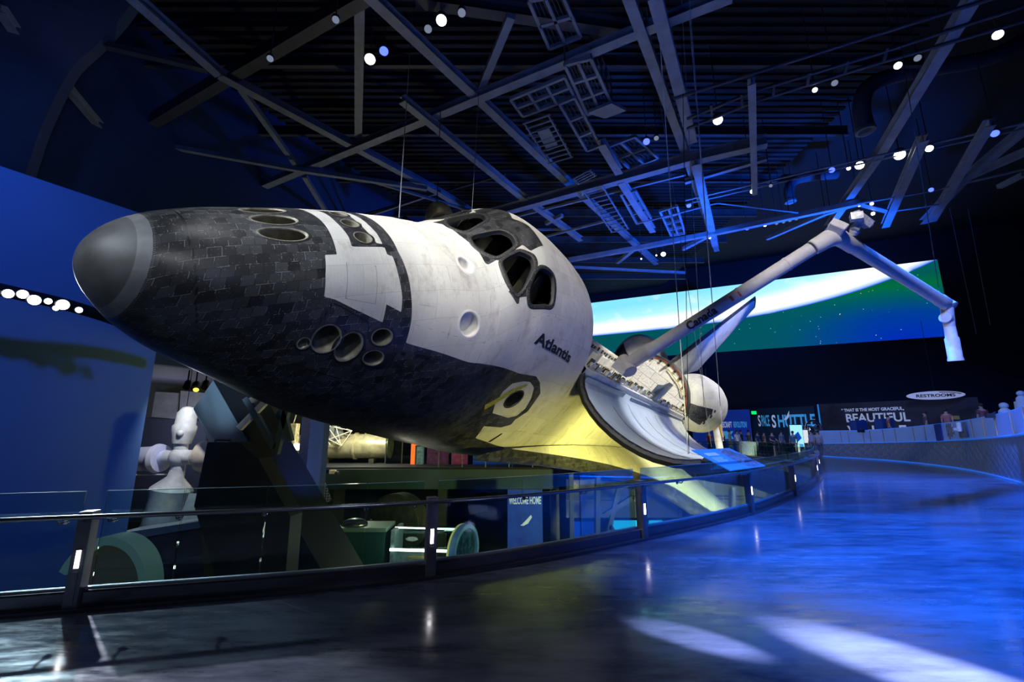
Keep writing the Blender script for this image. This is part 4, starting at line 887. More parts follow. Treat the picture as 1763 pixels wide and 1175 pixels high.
for a in [('unlit round lamp left of the hanging oval lamp',737,50,13.8,.12),('unlit round lamp right of the hanging oval lamp',795,22,13.8,.12),('faint flat lamp hanging under the catwalk on the right',1580,100,13.2,.10),('dim spotlight aimed sideways under the pipe catwalk',1437,143,13.0,.10),('dim lamp hidden behind the middle blue lamp',1130,238,13.6,.10),('faint blue grey lamp left of the duct elbow',1327,320,12.8,.08)]: lamp(*a,col='d')
for i,x in enumerate((1337,1349,1360,1371)): lamp('small can lamp in the row of four above the video wall',x,385-i*2.6,12.9,.08,'d',group='row of four can lamps')
for i,(x,y) in enumerate(((578,34),(465,101))): lamp(('small unlit lamp high on the dark girder, upper one','small unlit lamp on the dark girder, lower one')[i],x,y,13.0,.10,'d')
# cables
def cable(label,a,b,Ya,Yb,r=.012,m_='steel'):
    A_c,B_c=P(*a,Ya),P(*b,Yb); T_c=B_c+(A_c-B_c)*((17.8-B_c.z)/(A_c.z-B_c.z)) if abs(A_c.z-B_c.z)>.5 else A_c
    MB().tube([T_c,B_c],r,6).build('suspension_cable',M[m_],label=label,cat='cable')
for a in [('thick pale cable running from the roof past the starboard pod, nearest one',(1133,20),(1185,795),11.5,15,.014,'white'),('thin cable holding the nose, rising into the dark roof',(697,222),(687,375),10,8.3,.012,'steel'),
('thin cable left of the cockpit windows rising from the dome',(818,270),(812,372),12,10.5,.010,'steel'),('long white cable to the right of the pod, lower end at the deck',(1212,330),(1240,700),14,20,.012,'steel'),
('long cable crossing the tail fin, left of the long white cable',(1190,300),(1212,700),16,22,.012,'steel'),('thin cable descending beside the pod toward the deck edge',(1218,420),(1245,760),18,22,.014,'white'),('thin grey cable over the upper boom lettering',(1170,400),(1225,770),17,20,.010,'steel'),
('paired cable holding the wrist of the arm',(1595,360),(1616,495),13.0,14.0,.012,'black'),('thin faint cable far right beside the video wall',(1650,430),(1681,575),30,30,.02,'steel'),('second faint cable at far right of the back wall',(1680,430),(1705,560),30,30,.02,'steel'),
('thin cable near the door edge standing on the seal',(1183,600),(1186,782),13.2,13.2,.010,'black')]: cable(*a)
# dome behind the cockpit
c=P(752,362,12.5); e=empty('hanging_dome',c,label='round metallic dome hanging in the dark behind the cockpit windows',cat='dome')
relb(MB().lathe(c-Vector((-.12,0,.3)),(-.35,0,1),[(0,.40),(.1,.42),(.25,.40),(.38,.33),(.50,.2),(.55,.03)],28).build('dome_shell',M['nozzle'],smooth=True),e); relb(MB().lathe(c-Vector((0,0,.42)),(0,0,1),[(0,.2),(.17,.36)],20).build('dome_base',M['steeld'],smooth=True),e)
MB().tube([c+Vector((0,0,.2)),c+Vector((0,0,3.5))],.015,6).build('dome_stem',M['steeld']); o=bpy.data.objects['dome_stem']; relb(o,e)
# ------------------------------------------------------------------ left side: projection wall, dark baffle, floodlight bar
def vplane(name,pts,m_,th=.25,kind='structure',**k):
    """pts world corner list, gives a slab"""
    n_=(pts[1]-pts[0]).cross(pts[2]-pts[0]).normalized(); return MB().prism(pts,n_*th).build(name,m_,kind=kind,**k)
a,b=Vector((-16.0,2.25,0)),Vector((-9.95,12.1,0))
vplane('wall_projection',[Vector((a.x,a.y,LZ)),Vector((b.x,b.y,LZ)),Vector((b.x,b.y,7.54)),Vector((a.x,a.y,7.54))],M['screenwall'])
prof=[(262,-80),(230,0),(175,68),(128,112),(104,150),(84,190),(66,232),(56,262),(44,300),(40,330)]
q=spline3([P(x,y,12.3) for x,y in prof],5); G=[q,[p+Vector((-.5,-.75,0)) for p in q],[p+Vector((-1.4,-1.4,.0)) for p in q],[p+Vector((-4,-4.5,.3)) for p in q],[p+Vector((-7,-9,.3)) for p in q]]
mb=MB(); mb.grid(G); mb.grid([[p+Vector((0,.3,0)) for p in g] for g in G]); mb.grid([q,[p+Vector((0,.3,0)) for p in q]]); mb.build('wall_baffle',M['drape'],smooth=True,kind='structure',fixn=False)
e=empty('floodlight_bar',P(60,520,8.6),label='curved black bar of bright floodlights across the blue wall behind the nose',cat='light bar')
bar=spline3([P(-30,492,8.2),P(40,508,8.7),P(110,524,9.3),P(180,545,10.0),P(235,566,10.6)],5)
relb(MB().tube(bar,.13,8).build('bar_tube',M['black'],smooth=True),e)
FL=[(-10,500,.07),(14,506,.085),(39,507,.085),(59,517,.10),(83,519,.06),(108,525,.105),(96,531,.05),(136,534,.06)]
for x,y,r in FL:
    p=P(x,y,8.3+x*.006); a_=(Vector((0,2,2))-p).normalized(); o=relb(MB().lathe(p,-a_,[(0,r*1.1),(.02,r*1.2),(.25,r),(.3,r*.5)],14).build('floodlight',M['steeld'],smooth=True),e)
    l_=MB().lathe(p+a_*.005,a_,[(0,r),(.02,r*.8)],14).build('floodlight_lens',M['em_white'],smooth=True); l_.parent=o
light('SPOT',P(60,520,8.0)+Vector((.3,-.3,.1)),LW(250,10,335),420,(.9,.95,1),.2,70,.5,'floodlight_beam')
# ------------------------------------------------------------------ video wall
A_,B_=Vector((9.6,51.7,9.8)),Vector((38.3,38.0,9.8)); hS=7.0
nrm=Vector((-(B_-A_).y,(B_-A_).x,0)).normalized(); nrm=-nrm if nrm.y>0 else nrm
N_=NT('video_wall_picture'); uv=N_.n('UVMap'); sx=N_.n('SeparateXYZ'); N_.l(uv.outputs[0],sx.inputs[0]); u,v=sx.outputs[0],sx.outputs[1]
vb=N_.math('ADD',.42,N_.math('MULTIPLY',.58,N_.math('POWER',u,3.4))); d=N_.math('SUBTRACT',v,vb)
cr=N_.n('ValToRGB'); el=cr.color_ramp; el.elements[0].position=0; el.elements[0].color=(.0,.05,.9,1); el.elements[1].position=1; el.elements[1].color=(.22,.72,1.0,1)
for p_,c_ in ((.04,(.35,.55,1,1)),(.12,(1,1,1,1)),(.36,(.95,1,1,1)),(.56,(.42,.85,1,1))): e_=el.elements.new(p_); e_.color=c_
N_.l(N_.math('MULTIPLY',d,N_.math('SUBTRACT',2.3,N_.math('MULTIPLY',u,1.0))),cr.inputs[0])
nz=N_.n('TexNoise',i_Scale=3.0,i_Detail=6.0); mp=N_.n('Mapping'); mp.inputs['Scale'].default_value=(4,1.2,1); mp.inputs['Rotation'].default_value=(0,0,-.5); N_.l(uv.outputs[0],mp.inputs['Vector']); N_.l(mp.outputs[0],nz.inputs['Vector'])
sky_=N_.mix(N_.math('MULTIPLY',N_.math('SUBTRACT',nz.outputs['Fac'],.55,clamp=True),3.0,clamp=True),cr.outputs[0],(1,1,1))
# night side: teal, green and deep blue bands with stars
du_=N_.math('SUBTRACT',u,.9); rad=N_.math('SQRT',N_.math('ADD',N_.math('MULTIPLY',N_.math('MULTIPLY',du_,du_),2.2),N_.math('MULTIPLY',v,v)))
c2=N_.n('ValToRGB'); e2=c2.color_ramp; e2.elements[0].position=.0; e2.elements[0].color=(.0,.02,.42,1); e2.elements[1].position=1; e2.elements[1].color=(.0,.085,.10,1)
for p_,c_ in ((.35,(.0,.04,.28,1)),(.52,(.0,.075,.14,1)),(.72,(.0,.13,.035,1)),(.85,(0,.09,.075,1))): q_=e2.elements.new(p_); q_.color=c_
N_.l(rad,c2.inputs[0])
stx=N_.n('TexVoronoi',i_Scale=26.0); mp2=N_.n('Mapping'); mp2.inputs['Scale'].default_value=(4,1,1); N_.l(uv.outputs[0],mp2.inputs['Vector']); N_.l(mp2.outputs[0],stx.inputs['Vector'])
star=N_.math('LESS_THAN',stx.outputs['Distance'],.10); rnd=N_.n('SeparateColor'); N_.l(stx.outputs['Color'],rnd.inputs[0]); star=N_.math('MULTIPLY',star,N_.math('GREATER_THAN',rnd.outputs[0],.78))
uf=N_.n('MapRange',interpolation_type='SMOOTHSTEP'); N_.l(u,uf.inputs['Value']); uf.inputs['From Min'].default_value=.5; uf.inputs['From Max'].default_value=.88
nt_=N_.mix(uf.outputs[0],(.0,.075,.09),c2.outputs[0]); night=N_.mix(star,nt_,(.9,1,1))
col=N_.mix(N_.math('GREATER_THAN',d,0.0),night,sky_); N_.b.inputs['Base Color'].default_value=(0,0,0,1); N_.l(col,N_.b.inputs['Emission Color']); N_.b.inputs['Emission Strength'].default_value=1.15; N_.b.inputs['Roughness'].default_value=.6
VW=empty('video_wall',A_,label='long glowing video wall showing a bright planet edge against teal starry space',cat='screen')
def uvquad(name,a,b,h,m_,th,parent):
    up=Vector((0,0,h)); mb=MB(); mb.add([a,b,b+up,a+up],[(0,1,2,3)]); o=mb.build(name,m_,fixn=False); uvl=o.data.uv_layers.new(name='UVMap')
    for i,c in enumerate(((0,0),(1,0),(1,1),(0,1))): uvl.data[i].uv=c
    return relb(o,parent)
uvquad('picture_surface',A_+nrm*.6,B_+nrm*.6,hS,N_.m,0,VW)
relb(MB().prism([A_+nrm*.55,B_+nrm*.55,B_+nrm*.55+Vector((0,0,hS)),A_+nrm*.55+Vector((0,0,hS))],-nrm*.4).build('cabinet',M['black']),VW)
# ------------------------------------------------------------------ signs and exhibit walls on the far side
def wallpanel(name,a,b,z0,z1,m_,label,cat,th=.2):
    a=Vector((a[0],a[1],z0)); b=Vector((b[0],b[1],z0)); d=(b-a).normalized(); n_=Vector((d.y,-d.x,0)); n_=n_ if n_.y<0 else -n_
    e=empty(name,a,label=label,cat=cat); up=Vector((0,0,z1-z0)); relb(MB().prism([a,b,b+up,a+up],-n_*th).build('panel_face',m_),e)
    return e,a,d,n_
def wtext(body,e,a,d,n_,x,z,size,m_,xs=1,bold=0,name='lettering',sl=0):
    V,F=text_mesh(body,size,bold,xs=xs); vs=[a+d*(x+vx+sl*vy)+Vector((0,0,z+vy))+n_*.03 for vx,vy,vz in V]
    return relb(MB().add(vs,F).build(name,m_,fixn=False),e)
M['poster_dark']=mat('poster_dark',(.035,.03,.035),.7,var=.9,vs=1.1); M['silver_letter']=mat('silver_letter',(.62,.66,.66),.5,emit=(.6,.66,.66),es=.22)
M['sky_letter']=mat('sky_blue_letter',(.07,.35,.6),.6,emit=(.05,.33,.62),es=.5); M['pale_letter']=mat('pale_letter',(.6,.65,.75),.6,emit=(.5,.58,.75),es=.4)
e,a,d,n_=wallpanel('quote_wall',(24.6,36.0),(29.6,28.4),0,3.85,M['poster_dark'],'dark wall panel with a quotation in silver letters behind the ramp','wall panel')
Lq=math.hypot(5,7.6)
wtext('“ THAT IS THE MOST GRACEFUL,',e,a,d,n_,1.55,3.2,.30,M['silver_letter'],xs=.86,bold=.012); wtext('BEAUTIFUL',e,a,d,n_,1.75,2.42,.86,M['silver_letter'],xs=.90,bold=.02); wtext('VEHICLE',e,a,d,n_,1.8,1.45,.98,M['silver_letter'],xs=.95,bold=.02)
relb(MB().beam(a+d*(-.03),a+d*(-.03)+Vector((0,0,3.85)),.08,.08).build('edge_trim',mat('edge_trim_blue',(.02,.2,.5),.5,emit=(.02,.25,.6),es=.6)),e)
e,a,d,n_=wallpanel('shuttle_wall',(21.8,41.0),(24.75,36.8),0,3.75,mat('teal_dark_panel',(.01,.04,.055),.7,var=.4,vs=1),'dark teal wall with tall two tone title letters behind the crowd','wall panel')
wtext('S',e,a,d,n_,.55,2.2,1.35,M['pale_letter'],xs=.38,bold=.02); wtext('PACE',e,a,d,n_,.85,2.2,1.35,M['sky_letter'],xs=.215,bold=.02); wtext('S',e,a,d,n_,1.72,2.08,1.5,M['pale_letter'],xs=.52,bold=.03); wtext('HUTTLE',e,a,d,n_,2.2,2.12,1.42,M['sky_letter'],xs=.57,bold=.04)
relb(MB().prism([a+d*2.85+n_*.04+Vector((0,0,z_)) if False else a+d*x_+n_*.05+Vector((0,0,z_)) for x_,z_ in ((2.75,2.7),(3.0,3.0),(3.25,3.45),(3.2,2.95),(2.95,2.68))],n_*.02).build('emblem',M['pale_letter']),e)
e,a,d,n_=wallpanel('blue_exhibit_wall',(17.2,43.2),(21.75,41.15),0,3.7,mat('royal_blue_panel',(.01,.05,.35),.7,var=.2,vs=1,emit=(.005,.03,.28),es=.35),'royal blue exhibit wall with white and blue title next to the pod','wall panel')
wtext('SPACECRAFT',e,a,d,n_,2.15,2.1,.72,M['pale_letter'],xs=.30,bold=.02); wtext('REVOLUTION!',e,a,d,n_,3.55,2.1,.72,M['sky_letter'],xs=.24,bold=.02)
relb(MB().prism([a+d*x_+n_*.03+Vector((0,0,z_)) for x_,z_ in ((1.9,1.75),(3.5,1.75),(3.25,1.42),(3.5,1.05),(1.9,1.05))],n_*.03).build('arrow_banner',M['sky_letter']),e)
e=empty('restroom_sign',P(1610,681,29),label='white oval restrooms sign with red swoosh hanging on the dark wall',cat='sign'); c=P(1610,681,29)
d=Vector((.82,-.57,0)); n_=Vector((-.57,-.82,0)); ov=lambda r,o_: [c+d*(1.42*r*math.cos(t))+Vector((0,0,.27*r*math.sin(t)))+n_*o_ for t in np.linspace(0,2*PI,41)[:-1]]
relb(MB().prism(ov(1,0),-n_*.08).build('sign_plate',mat('sign_white',(.6,.62,.66),.6,emit=(.5,.53,.6),es=.3)),e)
relb(MB().grid([[c+d*(1.30*math.cos(t))+Vector((0,0,.22*math.sin(t)))+n_*.02 for t in np.linspace(.2,1.4,14)],[c+d*(1.18*math.cos(t))+Vector((0,0,.17*math.sin(t)))+n_*.02 for t in np.linspace(.2,1.4,14)]]).build('red_swoosh',M['redseal'],fixn=False),e)
V,F=text_mesh('RESTROOMS',.26,.008); wd=max(v[0] for v in V); relb(MB().add([c+d*(vx-wd/2)*(1.9/wd)+Vector((0,0,vy-.10))+n_*.025 for vx,vy,vz in V],F).build('lettering',M['letter'],fixn=False),e)
relb(MB().tube([c-n_*.05+Vector((0,0,.25)),c-n_*.05+Vector((0,0,5))],.015,6).build('hanger',M['black']),e)
# exit boxes
def exitbox(label,px,py,Y,w_,h,m_='em_green'):
    c=P(px,py,Y); e=empty('exit_sign',c,label=label,cat='sign'); relb(MB().box(c+Vector((0,.06,0)),(w_*1.15,.1,h*1.2)).build('sign_housing',M['steeld']),e); relb(MB().box(c,(w_,.02,h)).build('sign_face',M[m_]),e); return e
exitbox('small green glowing exit sign beside the blue exhibit wall',1298,711,39.5,.42,.26)
exitbox('tiny green exit sign above the silver cylinder exhibit',650,754,36,.25,.18)
exitbox('green exit sign low behind the glass at bottom left',269,1013,9.5,.17,.09)
# ------------------------------------------------------------------ curved ramp on the right
RP=spline([(21.4,31.6,0),(22.1,28.0,0),(21.7,24.5,0),(20.1,20.3,0),(17.0,15.6,0),(13.9,11.8,0),(12.0,8.0,0),(11.2,3,0),(11.5,-4,0)],.5)
def rampz(p): return float(np.interp(p.y,[3,8,12,15.2,24.5,31.6],[2.1,1.85,1.66,1.53,1.15,.87]))
def ramptop(p): return float(np.interp(p.y,[3,8,12,14.3,17,22,28.5,31.6],[2.9,2.65,2.42,2.34,2.25,2.05,1.74,1.72]))
RT=[]; 
for i,p in enumerate(RP): t=(RP[min(i+1,len(RP)-1)]-RP[max(i-1,0)]).normalized(); RT.append((p,t,Vector((-t.y,t.x,0))))   # normal away from walkway
N_=NT('embossed_metal'); uv=N_.n('TexCoord'); mp=N_.n('Mapping'); mp.inputs['Scale'].default_value=(1,1,1); N_.l(uv.outputs['UV'],mp.inputs['Vector'])
br=N_.n('TexBrick',offset=.5,i_Scale=1.0,i_Mortar_Size=.10,i_Mortar_Smooth=1.0,i_Brick_Width=.36,i_Row_Height=.36); mp.inputs['Rotation'].default_value=(0,0,.6); N_.l(mp.outputs[0],br.inputs['Vector'])
N_.b.inputs['Base Color'].default_value=(.22,.24,.30,1); N_.b.inputs['Metallic'].default_value=.3; N_.b.inputs['Roughness'].default_value=.38
bp=N_.n('Bump',i_Strength=.35,i_Distance=.04); N_.l(br.outputs['Fac'],bp.inputs['Height']); N_.l(bp.outputs[0],N_.b.inputs['Normal'])
G=[[p+Vector((0,0,.0)),p+Vector((0,0,rampz(p)))] for p,t,n_ in RT]
o=MB().grid(G).build('wall_ramp',N_.m,kind='structure',fixn=False,smooth=True); uvl=o.data.uv_layers.new(name='UVMap')
for lp_ in o.data.loops: vi=lp_.vertex_index; uvl.data[lp_.index].uv=((vi//2)*.5,o.data.vertices[vi].co.z)
MB().grid([[p+Vector((0,0,rampz(p)-.02)),p+n_*1.0*4.2+Vector((0,0,rampz(p)-.02))] for p,t,n_ in RT]).build('floor_ramp',M['drape'],kind='structure',fixn=False)
RW=empty('ramp_parapet',RP[4],label='curved panelled parapet rising along the ramp on the right',cat='parapet')
prnt=mat('parapet_panel',(.16,.22,.36),.5,0,var=.12,vs=1,emit=(.05,.11,.38),es=.4)  # emission added to brighten the panels, they are no lamps
idx=range(len(RT)); gold=mat('mullion_bronze',(.40,.32,.26),.4,.5)
mb=MB(); mb.grid([[p-n_*.0+Vector((0,0,rampz(p))),p+Vector((0,0,ramptop(p))),p+n_*.12+Vector((0,0,ramptop(p))),p+n_*.12+Vector((0,0,rampz(p)))] for p,t,n_ in RT]); mb.add([RT[0][0]+Vector((0,0,rampz(RT[0][0]))),RT[0][0]+Vector((0,0,ramptop(RT[0][0]))),RT[0][0]+RT[0][2]*.12+Vector((0,0,ramptop(RT[0][0]))),RT[0][0]+RT[0][2]*.12+Vector((0,0,rampz(RT[0][0])))],[(0,1,2,3)]); relb(mb.build('parapet_panels',prnt,fixn=False),RW)
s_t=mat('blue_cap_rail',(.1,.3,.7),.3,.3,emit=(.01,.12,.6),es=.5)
relb(MB().tube([p+n_*.06+Vector((0,0,ramptop(p)+.01)) for p,t,n_ in RT],.032,8).build('cap_rail',s_t,smooth=True),RW); relb(MB().tube([p-n_*.03+Vector((0,0,rampz(p))) for p,t,n_ in RT],.035,8).build('base_rail',s_t,smooth=True),RW)
MB().tube([p-n_*.03+Vector((0,0,.03)) for p,t,n_ in RT],.04,6).build('trim_2',s_t,smooth=True,kind='structure')
for x in (1443,1460,1482,1502,1524,1546,1568,1590,1612,1632,1654,1676,1698,1721,1745,1770):
    best=min(RT,key=lambda r: abs(881.5+FPX*r[0].x/(r[0].y*math.cos(PIT))-x)+ (100 if r[0].y<6 else 0)); p,t,n_=best
    relb(MB().beam(p-n_*.02+Vector((0,0,rampz(p)+.02)),p-n_*.02+Vector((0,0,ramptop(p))),.035,.035).build('mullion',gold),RW)
def onramp(x,y): # point of the parapet face under a pixel column
    return min(RT,key=lambda r: abs(881.5+FPX*r[0].x/(r[0].y*math.cos(PIT))-x)+(100 if r[0].y<6 else 0))
def slab_on(name,x0,x1,f0,f1,m_,label,cat,par=None,th=.06):
    a_,ta,na=onramp(x0,0); b_,tb,nb=onramp(x1,0); za=lambda f:rampz(a_)+(ramptop(a_)-rampz(a_))*f; zb=lambda f:rampz(b_)+(ramptop(b_)-rampz(b_))*f
    if (a_-b_).length<.1: b_=a_+ta*.45
    pts=[a_-na*.03+Vector((0,0,za(f0))),b_-nb*.03+Vector((0,0,zb(f0))),b_-nb*.03+Vector((0,0,zb(f1))),a_-na*.03+Vector((0,0,za(f1)))]
    return MB().prism(pts,-na*th).build(name,m_,label=label,cat=cat)
slab_on('blue_board',1609,1621,.0,1.0,mat('deep_blue_board',(.005,.03,.2),.5),'narrow deep blue board on the ramp parapet','board')
slab_on('photo_board',1630,1645,.18,.95,mat('photo_board',(.25,.27,.33),.5,var=.95,vs=9),'black framed photo board on the ramp parapet','board')
slab_on('photo_board',1651,1669,.1,.92,mat('satellite_board',(.16,.17,.19),.5,var=.7,vs=5),'grey board with pale satellite picture right of the framed photo','board')
sat=onramp(1660,0); p,t,n_=sat; z_=rampz(p)
e=empty('satellite_relief',p,label='small white satellite figure with yellow plate on the grey board',cat='relief'); relb(MB().tube([p-n_*.16+Vector((0,0,z_+.35)),p-n_*.16+Vector((0,0,z_+.75))],.09,8).box(p-n_*.16+t*.0+Vector((0,0,z_+.45)),(.5,.06,.12)).build('figure_body',M['white']),e); relb(MB().box(p-n_*.14+Vector((-.1,0,z_+.95)),(.3,.04,.16)).build('yellow_plate',M['gold']),e)
for x,l_ in ((1483,'black fixture hanging over the parapet near its far end'),(1718,'black fixture hanging over the parapet near the right edge')):
    p,t,n_=onramp(x,0); MB().box(p-n_*.12+Vector((0,0,ramptop(p)-.02)),(.32,.22,.16),Matrix((t,n_,Vector((0,0,1)))).transposed()).tube([p-n_*.12+Vector((0,0,ramptop(p))),p+n_*.05+Vector((0,0,ramptop(p)+.1))],.03,6).build('clamp_light',M['black'],label=l_,cat='fixture')
for x,l_ in ((1450,'dark blue cabinet behind the parapet, farther one'),(1480,'dark blue cabinet behind the parapet, nearer one')):
    p,t,n_=onramp(x,0); MB().box(p+n_*1.6+Vector((0,0,rampz(p)+.75)),(.75,.6,1.5)).box(p+n_*1.6+Vector((0,-.31,rampz(p)+1.3)),(.6,.02,.25)).build('kiosk',mat('kiosk_blue',(.01,.05,.2),.5),label=l_,cat='kiosk')
# spacesuit-like white exhibits at the far right top of the ramp
for (x,y,r,l_) in ((1757,678,.13,'white rounded exhibit helmet above the parapet at the right edge'),(1728,699,.15,'pale rounded dome just above the parapet near the right edge')):
    c=P(x,y,18.5); MB().ball(c,r,16,(1,1,.9)).lathe(c-Vector((0,0,r*2.6)),(0,0,1),[(0,r*1.4),(r*1.2,r*1.3),(r*1.9,r*.7)],16).lathe(Vector((c.x,c.y,1.4)),(0,0,1),[(0,.3),(c.z-r*2.5-1.4,.25)],12).build('helmet_exhibit',mat('exhibit_pale',(.35,.45,.5),.6),smooth=True,label=l_,cat='exhibit')
# rocket engine exhibit
c=P(1392,742,33.5); e=empty('rocket_engine',Vector((c.x,c.y,0)),label='silver rocket engine with curling pipes behind the crowd',cat='engine'); z0=0
relb(MB().box(Vector((c.x,c.y,.35)),(1.9,1.2,.7)).build('plinth',mat('white_plinth',(.6,.62,.68),.5)),e)
relb(MB().lathe(Vector((c.x+.15,c.y,.7)),(0,0,1),[(0,.55),(.3,.48),(.6,.34),(.8,.22),(.95,.2)],20).build('engine_bell',M['stainless'],smooth=True),e)
relb(MB().lathe(Vector((c.x-.5,c.y,1.75)),(-1,-.4,.1),[(-.3,.2),(.1,.25),(.35,.25),(.4,.18)],16).ball(Vector((c.x+.1,c.y,1.8)),.35,14).ball(Vector((c.x+.5,c.y-.1,1.6)),.22,12).build('turbopump',M['chrome'],smooth=True),e)
relb(MB().tube(spline3([Vector((c.x-.4,c.y-.2,1.7)),Vector((c.x-.3,c.y-.3,2.25)),Vector((c.x+.2,c.y-.3,2.5)),Vector((c.x+.75,c.y-.2,2.25)),Vector((c.x+.8,c.y-.2,1.5))]),.075,10).build('main_pipe',M['chrome'],smooth=True),e)
mb=MB(); pp=Vector((c.x-.2,c.y-.3,1.3)); pl=[pp]
for i in range(26): pl.append(Vector((c.x+RNG.uniform(-.6,.8),c.y-.2+RNG.uniform(-.15,.15),1.1+RNG.rand()*1.1)))
mb.tube(spline3(pl,5),.03,6); relb(mb.build('feed_lines',M['stainless'],smooth=True),e)
# glowing kiosk screens
e=empty('screen_kiosk',P(1375,790,32),label='bright upright touch screen kiosk standing in the crowd',cat='kiosk'); c=P(1372,750,32); c.z=1.35
relb(MB().box(c+Vector((0,.08,0)),(.95,.1,1.7)).box(Vector((c.x,c.y+.1,.25)),(.4,.3,.5)).build('kiosk_body',M['steeld']),e); relb(MB().box(c+Vector((0,.0,.05)),(.85,.03,1.5)).build('kiosk_screen',emis('kiosk_glow',(.25,.6,1),1.5)),e); relb(MB().prism([c+Vector((-.2,-.02,.1)),c+Vector((.1,-.02,.35)),c+Vector((.3,-.02,-.1)),c+Vector((.0,-.02,-.35))],(0,-.01,0)).build('screen_picture',M['em_bluep']),e)
c=P(1387,752,32.5); e=empty('screen_kiosk',c,label='small white backlit notice right of the tall glowing kiosk',cat='kiosk'); relb(MB().box(c,(.36,.05,.9)).build('notice_face',emis('notice_glow',(.8,.85,.9),.9)),e); relb(MB().tube([Vector((c.x,c.y+.1,0)),c+Vector((0,.06,.3))],.03,6).build('notice_pole',M['steeld']),e)
# yellow and white arm-like rover piece under the pod
c=P(1228,735,31); e=empty('suspended_suit',c,label='white and amber draped exhibit hanging under the port pod',cat='exhibit'); 
relb(MB().tube(spline3([c+Vector((-.9,0,.7)),c+Vector((-.2,0,.75)),c+Vector((.15,0,.2)),c+Vector((.25,0,-.9)),c+Vector((.35,0,-1.9))]),[.25]*24+[.18]+[.18]*0 if False else .24,12).build('white_drape',M['white'],smooth=True),e)
relb(MB().tube(spline3([c+Vector((.3,-.1,.7)),c+Vector((.35,-.2,.1)),c+Vector((.5,-.2,-.7))]),.10,8).build('amber_strap',mat('amber',(.5,.27,.05),.5),smooth=True),e); relb(MB().tube([c+Vector((-.2,0,.9)),c+Vector((-.2,0,4))],.02,6).build('hanger',M['black']),e)
# ------------------------------------------------------------------ visitors beyond the railing
def skin_body(name,joints,edges,rad,m_,sub=1):
    me=bpy.data.meshes.new(name); me.from_pydata(joints,edges,[]); o=bpy.data.objects.new(name,me); COL.objects.link(o)
    sk=o.modifiers.new('skin','SKIN'); sv=me.skin_vertices[0].data
    for i,r in enumerate(rad): sv[i].radius=(r,r) if not isinstance(r,tuple) else r
    sv[0].use_root=True; sb=o.modifiers.new('sub','SUBSURF'); sb.levels=sub; sb.render_levels=sub; bpy.context.view_layer.update()
    m2=bpy.data.meshes.new_from_object(o.evaluated_get(bpy.context.evaluated_depsgraph_get())); bpy.data.objects.remove(o); m2.materials.clear(); m2.materials.append(m_); m2.polygons.foreach_set('use_smooth',[True]*len(m2.polygons))
    o=bpy.data.objects.new(name,m2); COL.objects.link(o); return o
SKN=mat('skin',(.42,.26,.19),.6); HAIR=mat('hair',(.02,.015,.012),.7)
